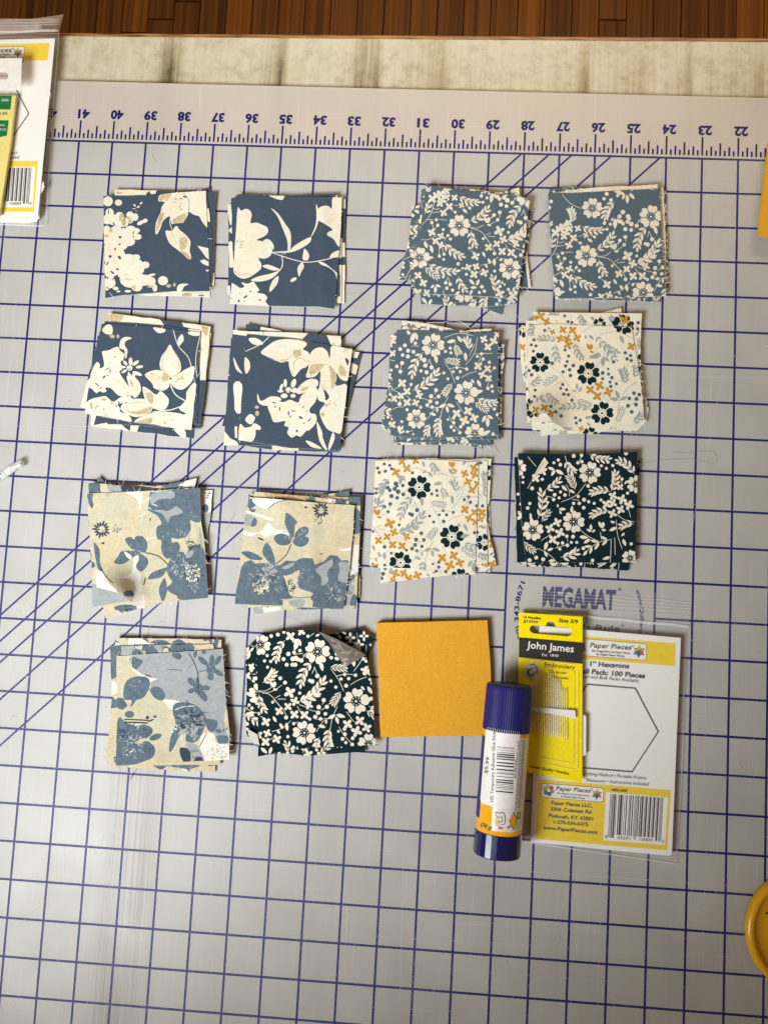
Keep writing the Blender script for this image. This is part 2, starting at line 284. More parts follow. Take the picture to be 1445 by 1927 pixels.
C1 = """F 317 540 92 0,F 753 640 105 10,F 878 1000 105 14,F 1080 185 100 20,F 770 1195 70,X 322 118 38,X 430 265 25,X 525 243 35,X 610 247 37,X 497 325 35,X 562 325 37,X 653 317 37,X 572 380 40,X 1143 395 38,
X 855 752 42,X 770 787 40,X 935 808 42,X 835 845 42,X 355 950 35,X 275 970 35,X 415 1003 33,X 375 175 30,X 1085 158 35,X 690 1140 25,X 980 165 28,T 770 400,D 360 250 15,D 262 335 14,
D 237 380 14,D 280 390 14,D 257 437 14,D 543 425 14,D 575 482 14,D 562 532 14,D 548 572 16,D 618 568 17,D 584 607 16,D 525 625 15,D 592 658 16,D 426 547 17,D 218 614 15,D 180 662 13,
D 240 652 16,D 273 790 14,D 267 848 14,D 522 740 15,D 503 775 13,D 557 787 14,D 532 827 16,D 572 832 15,D 605 882 15,D 240 897 14,D 415 938 15,D 460 987 14,D 508 1025 15,D 982 535 15,
D 933 598 11,D 883 635 17,D 937 645 14,D 883 687 14,D 967 677 16,D 950 717 14,D 1008 733 14,D 957 757 15,D 1088 452 15,D 1137 477 15,D 1105 508 16,D 1142 522 15,D 1167 818 17,
D 1215 832 17,D 1125 866 16,D 1190 870 18,D 1113 933 18,D 1185 922 17,D 1147 988 17,D 638 1042 14,D 680 1063 15,D 645 1088 14,D 965 1145 17,D 1018 1145 17,D 1177 1130 14,D 540 118 13,
D 570 172 14,D 605 180 14,D 1040 115 12,B 465 350 290 330 4 46,B 460 370 495 535 3 50,B 635 360 710 515 4 46,B 820 290 1035 450 5 52,B 915 350 1020 525 3 52,B 1075 740 1050 595 4 62,
B 1165 680 1175 565 3 46,H 490 660 345 745 4 60,B 380 800 485 910 4 44,B 760 970 495 960 5 48,B 1150 1080 1240 995 3 52,B 220 740 320 670 3 46,H 650 875 780 935 4 60,H 1010 1090 1065 945 4 60,
B 520 1130 610 1150 2 42,B 660 110 730 185 3 44,B 270 190 235 300 3 46,L 650 800 605 795,L 650 790 650 725,L 665 810 695 760,L 870 470 820 455,L 870 475 755 495,L 885 490 885 580,
L 890 490 945 530,L 1040 290 1075 370,L 760 290 805 335,L 735 290 725 330,L 1030 880 945 865,L 1035 870 1000 790,L 1040 880 1110 850,L 720 1045 790 1030,L 740 1080 775 1120,L 380 220 415 245,
L 310 870 350 830,L 315 870 375 900,L 770 120 810 160,L 830 170 870 140,L 300 850 285 905,S 410 575 585 770 -.1,S 700 270 900 210 -.15,S 1165 330 850 290 .15,S 915 380 820 580 -.1,
S 1200 715 1060 850 .12,S 1040 870 1020 980,S 815 410 900 390,S 530 710 440 760 .1,S 880 835 945 910,S 550 850 550 910,S 990 690 1075 720,S 980 1080 1010 1110,S 1100 590 1125 530,S 470 990 500 1020,
S 640 810 680 830,S 552 580 555 650,S 1150 870 1190 900,S 1120 930 1180 900,S 360 250 410 262,S 540 250 590 300"""
D2X = """F 240 255 95 30,X 513 180 42,X 612 137 36,D 340 178 16,D 400 165 17,D 455 143 14,D 673 180 14,D 280 403 14,D 335 408 14,D 303 355 14,D 307 460 13,D 452 387 17,D 495 340 19,D 480 438 17,D 532 438 17,
B 465 215 385 420 4 58,L 585 200 550 310,L 575 205 530 235,L 590 205 608 270,S 690 180 730 150,B 262 600 370 480 4 56,T 360 618,S 262 700 440 620 .08,D 422 560 17,D 465 600 17,S 205 250 210 390 .1,L 740 180 780 160,
X 1055 195 40,X 1180 180 34,X 1133 255 40,X 1190 490 38,D 880 372 14,D 928 380 14,S 1120 150 1125 215,S 540 345 630 335,D 585 392 17,D 535 385 20,D 600 310 15,D 1175 385 14"""
C2X = """X 415 140 34,X 540 130 34,X 362 235 38,X 460 200 38,D 255 160 14,D 305 172 14,D 195 197 15,D 210 237 15,D 265 225 15,D 323 203 14,B 690 130 740 230 3 50,L 600 130 620 190,B 300 290 220 450 4 50,L 420 260 390 350,L 410 265 370 290,L 425 265 440 320,
L 640 220 600 240,L 655 230 690 280,T 870 165,S 400 180 560 190 .1,S 540 190 830 250 .1,L 840 200 880 260,L 880 250 920 210,S 750 230 930 285 .05,X 1068 195 38,X 985 247 35,X 1070 255 36,X 1015 322 36,X 1100 340 36,X 1050 395 36,B 190 560 215 480 2 50,D 180 423 14,D 160 380 12,L 1000 130 960 170,S 1010 200 1020 130,D 1102 158 15,D 423 355 16,D 510 240 14"""
def simil(a0, a1, b0, b1):
    """similarity taking a0->b0, a1->b1 (complex arithmetic)"""
    a0, a1, b0, b1 = (complex(*q) for q in (a0, a1, b0, b1)); m = (b1 - b0) / (a1 - a0); k = b0 - m * a0
    return lambda p: ((lambda z: (z.real, z.imag))(m * complex(*p) + k))
def xform(mot, f): return [([f(p) for p in poly], k, f(c)) for poly, k, c in mot]
def master(pal):
    a = small_floral(B1, pal) + small_floral(BX, pal)
    f = simil((600, 335), (450, 1005), (1262, 235), (1103, 895))
    b = xform(small_floral(B3, pal), f)
    return [m for m in a if m[2][0] < 1190 or m[2][1] < 130] + [m for m in b if m[2][0] > 1190 and m[2][1] > 130]
ST = {}   # colour sets for each print
ST['N'] = ('navy', None)
# ------------------------------------------------------------------ large prints: painted shapes (p = outline, o = ovals, s = strokes)
def big(txt):
    out = []
    for ln in txt.strip().split('\n'):
        ln = ln.strip()
        if not ln: continue
        k, key, rest = ln.split(' ', 2)
        if k == 'p':
            pts = [tuple(float(x) for x in q.split()) for q in rest.split(',') if q.strip()]
            poly = smooth_poly(pts, 3); c = (sum(p[0] for p in pts) / len(pts), sum(p[1] for p in pts) / len(pts)); out.append((poly, key, c))
        elif k == 'q':
            pts = [tuple(float(x) for x in q.split()) for q in rest.split(',') if q.strip()]
            c = (sum(p[0] for p in pts) / len(pts), sum(p[1] for p in pts) / len(pts)); out.append((pts, key, c))
        elif k == 'o':
            for q in rest.split(','):
                v = [float(x) for x in q.split()]
                if len(v) < 4: continue
                out.append((disc(v[0], v[1], v[2], 12, v[3], math.radians(v[4]) if len(v) > 4 else 0), key, (v[0], v[1])))
        elif k == 's':
            w, rest = rest.split(' ', 1)
            pts = [tuple(float(x) for x in q.split()) for q in rest.split(',') if q.strip()]
            out.append((stroke(pts, float(w)), key, pts[len(pts) // 2]))
        elif k == 'd':   # ring of brushed petals: x y r0 r1 n
            x, y, r0, r1, n = [float(v) for v in rest.split()]
            for i in range(int(n)):
                a = i * 2 * math.pi / n; rr = r1 * (0.8 + 0.3 * ((i * 37) % 10) / 10)
                out.append((leaf(x + r0 * math.cos(a), y + r0 * math.sin(a), x + rr * math.cos(a + .06), y + rr * math.sin(a + .06), 0.9 * math.pi * r0 / n + 5), key, (x, y)))
        elif k == 'b':   # brushed strokes fanning out: x y radius count seed
            x, y, r, n, sd = [float(v) for v in rest.split()]; rg = random.Random(int(sd))
            for i in range(int(n)):
                a = rg.uniform(0, 6.28); q = r * rg.uniform(.15, .75); L = r * rg.uniform(.15, .4); px, py = x + q * math.cos(a), y + q * math.sin(a); c_ = rg.uniform(-.25, .25)
                out.append((stroke([(px, py), (px + L * .5 * math.cos(a + c_), py + L * .5 * math.sin(a + c_)), (px + L * math.cos(a + 2 * c_), py + L * math.sin(a + 2 * c_))], rg.uniform(4, 9), 2), key, (px, py)))
        elif k == 'h':   # speckle cluster: x y radius count seed
            x, y, r, n, sd = [float(v) for v in rest.split()]; rg = random.Random(int(sd))
            for i in range(int(n)):
                a, q = rg.uniform(0, 6.28), r * math.sqrt(rg.random()); px, py = x + q * math.cos(a), y + q * math.sin(a)
                e = r * .15 if n > 12 else r * .18
                out.append((smooth_poly([(px + e * rg.uniform(.5, 1.5) * math.cos(t), py + e * rg.uniform(.4, 1.2) * math.sin(t)) for t in (0, 1.3, 2.5, 3.8, 5)], 2), key, (px, py)))
    return out
N1 = """
o ncream 355 235 45 45,450 247 34 28,370 340 38 42,350 400 45 45,395 400 45 50,345 505 38 50,460 372 42 40,440 430 40 50,555 360 35 33,605 378 26 34,550 400 40 36,690 412 26 18 -20,650 430 34 18 -25,490 440 50 30,430 525 75 65,500 540 80 62,610 500 35 24,620 557 40 28,560 515 60 60,360 605 48 100
o ncream 440 620 100 72,540 600 62 42,365 720 50 95,430 720 82 64,540 775 82 64,610 742 38 26,600 835 90 82,695 812 36 32,480 835 112 92,375 850 55 95,560 940 100 80,660 950 90 55,740 960 48 42,745 905 42 12 -15,780 1020 22 34,365 975 60 50,345 1022 20 22,620 1005 48 48,425 1025 26 16,450 1052 20 8,535 1050 30 12
o navy 465 560 13 12,460 625 12 7,420 668 8 13,375 735 14 14,460 745 12 20 -40,440 850 13 10,395 880 22 8 40,350 800 6 22 30,585 520 5 18,585 556 6 7,495 405 18 7 20,360 330 5 26,410 440 20 6 60,430 925 28 14 -60,350 930 10 8
o ntan 480 385 26 40,500 435 20 28,555 415 16 26,380 500 16 24,345 548 22 12,350 1018 14 16,590 1020 22 26,405 945 18 7,740 1010 30 8,540 385 24 12 30
p ncream 815 235,815 190,850 172,950 158,1100 148,1250 138,1266 455,1215 430,1180 370,1140 360,1085 330,1078 358,1055 400,1030 432,1000 420,940 442,925 420,920 375,890 380,850 420,830 480,800 532,785 520,790 430,830 340,840 290,868 240
p ntan 815 200,850 176,930 166,890 235,862 215,835 238
p ntan 830 350,862 342,850 400,800 505,793 460
p ntan 950 395,1050 345,1055 400,1010 432,940 430
s navy 5 1030 160,1088 225,1085 330
o navy 1015 212 12 5,1050 195 18 8 20
p ncream 875 505,935 503,960 465,985 463,1000 490,1060 540,1102 600,1095 680,1110 752,1080 757,1030 712,980 670,910 610
p ntan 1008 572,1060 556,1078 600,1055 665,1015 675,1003 620
p ntan 1010 682,1070 708,1110 755,1065 745
s ncream 7 920 380,918 440,940 500
q ncream 1165 638,1215 650,1280 662,1280 775,1240 740,1205 690
q ncream 1188 775,1225 760,1280 790,1280 830,1215 802
o ncream 853 955 46 42,1255 862 14 8
o ntan 905 1002 24 15,957 992 12 18
p ncream 982 1048,985 1005,1020 983,1085 986,1045 1006,1022 1048
o ncream 597 272 14 8 40,630 285 14 9 -30,655 252 15 8 -40,590 302 18 3,612 322 10 2 20
s ncream 9 370 1065,405 1105
o ncream 570 1092 42 7
"""
N1 += """
s ntan 4 905 540,935 600,985 650
s ntan 4 930 520,960 590,1000 640
s ntan 4 1085 620,1090 690,1060 740
h ntan 1000 255 60 6 31
h ntan 520 940 50 6 32
h ntan 350 640 40 5 33
s ntan 4 850 300,840 370,800 450
"""
N2 = """
p ncream 228 295,260 320,300 303,340 318,357 360,345 430,400 428,450 448,497 472,502 520,462 556,402 585,460 600,520 640,543 682,522 730,470 756,415 750,442 800,436 850,385 892,330 926,270 936,220 910,190 860,196 700,215 500
h umber 262 620 45 7 3
s umber 6 195 860,240 905,300 890,360 905
p ncream 462 590,508 578,552 625,553 672,520 640,475 612
p ncream 528 298,590 340,660 440,705 510,712 600,702 682,682 682,680 600,640 490,585 365
p ncream 540 695,690 682,740 640,820 590,890 560,885 602,820 652,720 695,620 702
p ncream 888 562,928 470,943 380,938 262,962 325,962 405,925 512
p ncream 955 310,1000 278,1050 278,1082 300,1090 200,1180 205,1172 600,1140 642,1100 580,1040 542,1050 512,1088 490,1000 430,958 400
s ncream 8 520 690,630 732,820 785,950 778,1080 750
s ncream 8 628 730,636 800,610 860,535 915
s ncream 7 615 730,690 690
p ncream 453 822,500 808,560 828,612 855,550 862,488 842
p ncream 346 952,420 915,520 893,602 868,540 932,440 962
p ncream 597 912,592 970,560 1020,517 1058,524 1000,553 945
p ncream 835 662,876 720,860 770,818 760,822 710
p ncream 810 788,830 828,802 880,784 918,770 840
o ncream 735 945 32 15 -30
p ncream 958 780,1020 798,1085 850,1135 895,1130 960,1110 885,1050 835,985 808
p ncream 1058 752,1090 700,1165 680,1165 735,1100 745
p ncream 160 985,220 1000,250 1020,290 1010,263 970,320 982,370 962,398 1000,425 1042,400 1060,470 1078,497 1110,480 1145,492 1195,150 1175
o navy 300 1100 22 9 -35,240 1140 8 14,250 1067 5 5,290 1140 8 5,430 1130 12 7 30,345 1052 16 5 30,170 1115 5 6
p ncream 513 180,645 180,635 220,600 219,560 206
"""
N3 = """
p ncream 303 240,350 196,392 210,397 270,365 287,320 272
o ntan 392 302 24 18 20,445 303 14 18
p ncream 458 392,475 330,520 308,572 320,522 342,505 380,532 430,520 502,508 490,505 430,478 420
p ncream 303 440,360 430,400 410,450 398,465 432,502 460,500 492,490 522,470 532,482 600,460 632,530 740,572 800,560 852,500 850,440 832,380 772,330 770,342 800,310 812,280 800,250 818,210 780,175 752,200 640,250 538,282 560,280 592,320 570,308 480
o ncream 560 530 18 36,605 545 36 16 -35,640 580 34 14 -8,620 640 46 16 20,512 545 26 14 50,490 582 26 12,502 620 28 12 -30,550 645 16 26,590 652 14 22,550 590 28 24
o navy 350 597 24 4 -25,375 620 5 22,260 742 28 5 40,320 672 20 8 -50,545 600 14 4,556 632 8 14 -30,352 655 10 5,420 490 8 4,290 770 14 5 -30
p ncream 530 660,580 660,640 722,652 800,600 862,570 822,530 702
p ntan 560 690,582 730,575 765,556 730
p ncream 915 378,950 430,1000 510,1017 590,992 642,930 682,860 642,823 570,838 490,880 430
s ntan 10 835 580,870 640,925 670
s ntan 8 1005 560,985 640,950 670
p ncream 688 650,760 613,830 613,890 660,917 700,900 772,840 797,770 770,762 740,730 702
p ntan 850 650,900 640,905 700,850 712
s ntan 7 740 640,800 660,850 700
p ncream 920 700,1000 640,1060 600,1137 574,1132 650,1110 720,1040 782,980 780,930 742
s ntan 8 960 720,1000 690,1040 670
s ncream 11 920 740,965 830,1055 888
s ncream 7 945 240,990 385,1080 490,1112 590
s ncream 6 1192 280,1150 500,1165 700
s ncream 9 1120 640,1150 750
p ncream 1025 283,1042 330,1020 370,990 392,988 330
p ncream 1078 265,1195 245,1192 292,1120 297
p ncream 765 222,872 238,862 266,808 272
p ncream 668 763,720 780,790 832,830 798,880 840,907 880,892 940,850 972,780 962,740 942,690 872
p ntan 700 818,760 822,762 900,735 910
p ncream 468 962,520 888,620 868,710 880,752 940,742 990,640 1032,560 1022
p ntan 520 972,620 982,745 938,735 985,640 1012,560 1002
p ncream 598 1085,640 1040,740 1000,800 980,1000 1000,1030 1012,1060 1000,998 958,1060 880,1070 800,1155 735,1115 1160,900 1135,780 1102
p ntan 600 1082,740 1042,752 1080,720 1097
s ncream 9 810 975,920 970,1015 938
p ncream 175 888,280 853,340 848,400 898,480 850,572 860,560 892,470 912,440 922,462 950,470 990,540 1012,540 1085,140 1008
o ntan 318 875 26 14,390 905 12 20
o navy 430 935 12 5,455 905 8 10,520 905 10 5
"""
N3 += """
s ntan 6 915 385,860 480,845 560,880 640
s ntan 5 930 400,985 500,1000 590
s ntan 5 700 655,770 690,830 690
s ntan 5 790 770,850 790,905 765
s ntan 5 500 930,600 900,700 910
s ntan 5 690 780,700 840,730 900
h ntan 880 665 40 8 41
h ntan 1000 690 45 7 42
h ntan 260 950 70 7 43
h ntan 900 1060 60 6 44
s ntan 4 430 690,500 770,545 830
"""
N4 = """
p ncream 438 455,500 390,580 340,700 328,830 348,855 380,820 420,872 450,876 520,855 577,800 602,738 672,700 602,688 530,620 542,540 502
p ntan 735 432,800 428,790 485,745 492
s ntan 8 610 520,680 510,760 440
s ntan 7 735 620,740 540,800 500,860 540
p ncream 873 490,920 420,990 403,1040 440,1062 490,1090 378,1275 418,1235 650,1217 707,1160 690,1125 640,1118 752,1228 758,1175 1150,1110 1172,1040 1142,990 1060,972 980,1020 910,960 882,953 800,968 760,977 620,930 667,848 672,870 590
p ntan 898 562,1012 560,960 620,878 648
p ntan 1060 560,1120 640,1122 705,1080 785,1070 660
p ntan 1150 558,1200 600,1212 665,1150 640
o ntan 1030 930 20 14,1000 1010 16 20
s navy 12 1050 370,1062 430,1060 495
p navy 1008 780,1060 850,1025 885,1020 850
p navy 1200 500,1235 520,1225 570
o ncream 660 728 16 38,625 762 14 32 20,618 800 28 13,650 842 32 22,735 728 22 42 20,745 792 30 24,730 842 24 18,690 790 30 26
o navy 700 810 5 22,720 780 14 4 30,670 800 12 4 -30
p ncream 758 810,800 740,880 690,950 698,952 752,880 782,800 824
p ntan 790 792,870 752,845 795
p ncream 408 818,440 890,520 850,600 853,622 882,540 902,490 932,440 922,410 890
p ncream 498 920,560 878,640 900,700 878,760 900,782 900,800 850,880 770,942 768,952 830,930 900,880 960,890 1002,935 1010,942 1080,880 1152,850 1160,800 1213,760 1200,720 1222,678 1180,690 1130,648 1110,660 1070,560 1082,530 1020
o navy 570 942 10 7,610 960 6 20,735 980 20 6,690 1000 7 20,800 1040 22 10 30,880 1060 26 5 -50,765 1160 10 12,560 905 24 5 10,830 1090 14 4 -40,705 1030 6 12
p ncream 297 1060,340 1008,387 1040,350 1102
o ntan 402 945 20 14,405 1002 18 24
p ncream 232 1245,250 1098,290 1130,350 1120,378 1090,432 1120,434 1150,392 1152,390 1200,350 1262
p ncream 843 1250,900 1262,992 1320,900 1307
p ncream 945 1078,990 1160,1002 1230,1042 1345,970 1252
p ncream 1090 1172,1107 1230,1060 1332,1050 1300
p ncream 288 500,330 520,342 590,300 642
p ncream 330 322,400 320,462 370,400 382,350 362
s ncream 7 300 440,440 372,515 305
s ncream 6 1165 1100,1155 1160
"""
N4 += """
s ntan 5 445 455,520 500,620 535,690 510
s ntan 5 690 540,700 590,738 660
s ntan 5 875 520,870 560,840 575
s ntan 5 860 660,920 650,970 600
s ntan 5 980 640,980 740,1030 780
h ntan 770 470 40 9 51
h ntan 1030 560 40 7 52
h ntan 830 790 40 7 53
h ntan 800 960 60 5 54
h ntan 1080 900 50 5 55
"""
G1 = """
p beige 115 235,600 215,1140 185,1180 700,1210 1180,800 1220,640 1265,440 1180,200 940,150 600
q dusk 110 230,175 238,165 290,178 340,165 375,138 340
p dusk 690 222,730 226,890 200,1145 180,1155 470,1090 492,1050 478,1057 560,1010 630,920 645,880 635,890 682,930 670,957 702,947 772,870 822,820 812,788 740,790 660,750 640,748 540,792 510,758 440,720 415,668 380,680 318
p haze 700 240,880 208,912 262,860 285,760 290,700 342
p haze 700 382,840 383,922 348,982 410,880 440,850 495,800 420,720 390
p dusk 700 380,750 300,850 280,915 295,915 350,850 392,780 380
p dusk 850 872,900 790,980 760,1010 790,1050 720,1110 700,1175 735,1225 1190,960 1195,930 1160,870 1132,838 1090,888 1040,860 990,838 930
h white 1065 955 75 20 5
h beige 1090 940 65 22 6
h coal 1065 700 45 24 7
h haze 960 910 80 22 8
h haze 1090 1030 40 10 9
h haze 1070 430 30 5 19
p haze 1010 790,1070 745,1080 780,1030 830
d coal 250 560 26 88 14
h coal 385 560 42 14 10
o coal 262 685 16 10,690 470 6 18,640 1030 6 40 15
p dusk 462 645,520 632,575 700,582 752,530 742,480 692
p dusk 553 628,620 622,663 682,652 760,600 764,558 702
p dusk 438 755,580 757,595 780,530 812,450 872,362 862,400 800
p dusk 590 780,660 820,668 880,610 942,558 900,588 840
p white 455 757,520 800,505 830,470 800
s coal 10 640 770,760 800,855 882
p dusk 668 1008,710 950,840 903,832 940,790 992,700 1012
p dusk 820 998,842 1080,836 1150,805 1213,773 1150,773 1080
p white 540 830,582 800,562 900,612 980,602 1050,642 1200,625 1268,525 1235,560 1100,520 1010,425 1002,520 955
p white 458 223,612 216,597 385,580 300,520 250
s white 9 570 450,620 430,650 395
s white 9 660 650,700 640,750 638
p white 198 940,240 930,320 1040,252 1100,203 1010
p dusk 178 678,230 740,236 860,262 935,218 922,190 800
s coal 9 240 900,290 990,355 1045
p dusk 448 1130,520 1113,542 1160,470 1168
s haze 7 1090 490,1115 600,1120 700
p haze 1130 520,1165 640,1160 740,1135 650
"""
G1 += """
b haze 960 890 120 26 1
b coal 960 890 110 20 2
b coal 1080 950 100 16 3
b coal 250 560 60 16 4
b haze 980 620 90 9 5
b coal 560 690 60 6 6
b haze 1080 1060 90 9 7
b coal 1060 690 60 16 8
b haze 560 720 80 6 14
b white 600 320 160 6 15
b haze 820 600 60 6 16
"""
G2 = """
q dusk 275 280,340 284,322 310,347 345,290 378,268 350
p dusk 283 378,345 380,322 408
p white 340 280,625 285,500 342,450 382,330 322
p white 265 390,490 460,480 480,350 440,262 420
s coal 8 450 378,520 325,625 290
p haze 248 420,330 440,322 500,300 532,245 510
p dusk 330 455,357 480,345 528,298 530
p white 240 570,330 592,400 570,460 498,520 560,620 568,642 612,520 602,430 635,380 597,300 622,238 605
p dusk 628 408,700 468,722 500,700 522,690 620,665 642,640 582,608 510,610 450
p dusk 700 600,740 550,800 533,827 570,790 622,700 652
p dusk 540 604,600 600,665 640,652 690,590 707,540 690,508 640
p dusk 680 660,760 618,822 640,812 690,760 717,700 702
s haze 5 690 650,760 600,800 560
s coal 9 665 690,620 790,525 878
d coal 935 385 25 82 13
h coal 905 480 40 14 11
o coal 797 360 14 10,390 647 34 8 20,940 782 20 5,455 680 12 3
p dusk 213 770,280 758,360 790,408 832,300 833
p dusk 438 682,490 740,522 862,500 885,440 832,405 760
q dusk 215 900,240 860,300 835,340 870,400 862,490 882,560 886,620 842,700 848,760 818,860 822,880 880,960 850,1020 790,1080 798,1130 850,1100 862,1108 930,1095 1000,1200 1045,1150 1290,860 1265,840 1195,860 1140,740 1100,718 1040,742 930,690 960,600 985,650 1150,700 1200,590 1190,590 1250,140 1240
p dusk 1118 848,1160 838,1192 855,1150 868
p haze 888 920,1020 838,1032 815,1042 880,990 950,1002 1030,940 1072,935 990
p haze 1098 860,1190 872,1185 1035,1090 1020,1105 930
p beige 590 985,650 978,742 928,718 1040,752 1100,865 1140,800 1182,700 1182,650 1150,698 1092
h coal 650 1070 55 20 12
p beige 585 1192,840 1190,840 1270,700 1262,590 1200
p haze 640 1215,720 1190,790 1200,780 1250,690 1262
h beige 395 1075 75 36 13
h white 400 1070 60 14 14
h haze 470 960 90 30 15
h haze 290 985 35 8 16
h haze 560 1110 40 8 17
h haze 1060 1150 70 10 18
p haze 585 905,680 860,690 880,620 922
s coal 6 640 1150,720 1180,860 1170
s beige 8 980 740,990 690,1000 735
p white 1062 718,1120 740,1210 720,1208 745,1130 758
"""
G2 += """
b haze 440 960 130 26 21
b coal 430 1000 140 26 22
b white 400 1070 70 10 23
b coal 935 385 70 18 24
b haze 800 950 120 12 25
b coal 650 1080 80 20 26
b haze 1050 1130 110 16 27
b coal 1040 1180 100 10 28
b haze 670 590 90 7 29
b haze 760 610 70 6 30
"""
G3 = """
p haze 340 305,860 268,1165 240,1190 700,1165 900,1210 1100,1090 1052,1000 900,920 800,900 740,760 720,630 702,620 620,500 590,488 510,430 480,368 430,338 400
p white 340 420,430 485,560 515,600 505,510 540,485 560,420 500,350 450
p white 620 705,760 722,790 800,720 820,640 750
p dusk 340 318,400 340,432 360,402 400,370 432,330 400
p dusk 688 290,770 285,772 340,722 332
p dusk 268 560,340 502,450 498,493 540,482 620,430 692,372 712,320 778,328 710,258 702
q dusk 193 690,250 690,292 760,250 802,193 782
p dusk 490 612,570 588,632 650,612 712,540 692
o dusk 1045 425 45 55,975 355 24 58 -48,1055 350 24 50 5,1110 350 22 52 30,1110 460 24 58 -60,1045 500 30 34
o dusk 930 600 44 44,870 545 28 46 -40,925 535 18 34,1000 600 40 24 5,870 625 34 22 -20,975 670 30 60 -30,985 270 22 24
o dusk 480 490 34 10 25,905 290 16 40 10
s coal 9 840 280,900 380,930 500,932 690
s dusk 10 930 460,970 445,1010 440
s coal 6 650 430,700 435,790 440
s coal 6 830 425,880 385
p dusk 700 822,720 742,820 728,900 750,962 800,1002 870,1000 930,950 1042,900 1092,820 1082,818 1000,760 1040,700 1160,668 1172,680 1050,728 920
p haze 790 850,830 850,825 890,795 890
p haze 890 870,915 850,905 910
p haze 770 980,830 930,830 985,750 1030
p haze 870 960,940 950,900 1020,870 1010
s white 8 720 800,800 770,900 765
h coal 880 900 110 26 20
h haze 860 1010 80 16 21
p dusk 1000 880,1100 900,1100 960,1050 1002,1010 960
o dusk 1085 915 22 22,1115 990 30 20 20,1160 985 8 20 25,1190 970 7 16 30
p dusk 1090 1040,1190 1032,1205 1090,1130 1112
p dusk 205 880,280 920,370 950,402 1060,350 1100,440 1100,520 1112,540 1190,470 1255,180 1300
o dusk 310 840 44 32,545 1045 60 28 -20,460 1120 50 40,500 1170 42 30
s coal 12 258 885,360 888,480 895
s coal 14 260 915,360 912,480 920
o coal 472 870 16 16,540 860 14 12,500 895 34 8 -20
p dusk 390 960,430 930,510 960,515 1010,450 1060,385 1012
h coal 270 1040 60 16 22
h white 300 1180 50 5 23
h haze 340 1090 60 12 24
p white 980 1012,1080 1020,1092 1100,1205 1118,1215 1250,990 1265,940 1120
h beige 1120 1180 85 22 25
p haze 820 1100,920 1120,985 1240,970 1272,860 1272
p coal 762 1150,830 1148,862 1200,852 1272,790 1262
p coal 905 1235,960 1225,970 1270,905 1270
s dusk 8 1010 1010,960 1100,940 1140
"""
G3 += """
b coal 850 850 150 34 31
b haze 850 900 150 30 32
b white 800 1000 120 9 33
b coal 300 1010 120 28 34
b haze 330 1120 140 22 35
b coal 450 1000 70 14 36
b haze 1045 430 60 8 37
b coal 940 610 60 8 38
b white 1100 1150 100 12 39
b haze 1080 1180 90 12 40
b beige 1090 1120 80 8 41
b haze 380 600 90 8 42
b coal 870 1210 80 16 43
b coal 480 1150 60 10 44
"""
def random_navy(seed):
    rg = random.Random(seed); out = []
    for i in range(26):
        x, y = rg.uniform(100, 1300), rg.uniform(100, 1300); r = rg.uniform(25, 95); a = rg.uniform(0, 3)
        out.append((smooth_poly([(x + r * (0.6 + rg.random() * .8) * math.cos(t + a), y + r * (0.6 + rg.random() * .8) * math.sin(t + a)) for t in (0, 1, 2, 3, 4.1, 5.2)], 3), 'ncream', (x, y)))
        if rg.random() < .4: out.append((disc(x, y, r * .5, 9, r * .3, a), 'ntan', (x, y)))
    return out
def random_taupe(seed):
    rg = random.Random(seed); out = []
    for i in range(34):
        x, y = rg.uniform(100, 1300), rg.uniform(100, 1300); r = rg.uniform(25, 110); a = rg.uniform(0, 3); k = rg.choice(['dusk', 'dusk', 'haze', 'white', 'dusk'])
        out.append((smooth_poly([(x + r * (0.6 + rg.random() * .7) * math.cos(t + a), y + r * (0.6 + rg.random() * .7) * math.sin(t + a)) for t in (0, 1, 2, 3, 4.1, 5.2)], 3), k, (x, y)))
        if rg.random() < .3: out += big('h coal %f %f 50 14 %d' % (x, y, seed + i))
    return out
def shuffled(mot, seed):
    rg = random.Random(seed); a = rg.choice([0, 1, 2, 3]) * math.pi / 2 + rg.uniform(-.12, .12); ox, oy = rg.uniform(-90, 90), rg.uniform(-90, 90); ca, sa = math.cos(a), math.sin(a)
    if not mot: return mot
    xs = [m[2][0] for m in mot]; ys = [m[2][1] for m in mot]; mx_, my_ = (min(xs) + max(xs)) / 2, (min(ys) + max(ys)) / 2
    f = lambda p: (700 + ox + (p[0] - mx_) * ca - (p[1] - my_) * sa, 670 + oy + (p[0] - mx_) * sa + (p[1] - my_) * ca)
    return xform(mot, f)
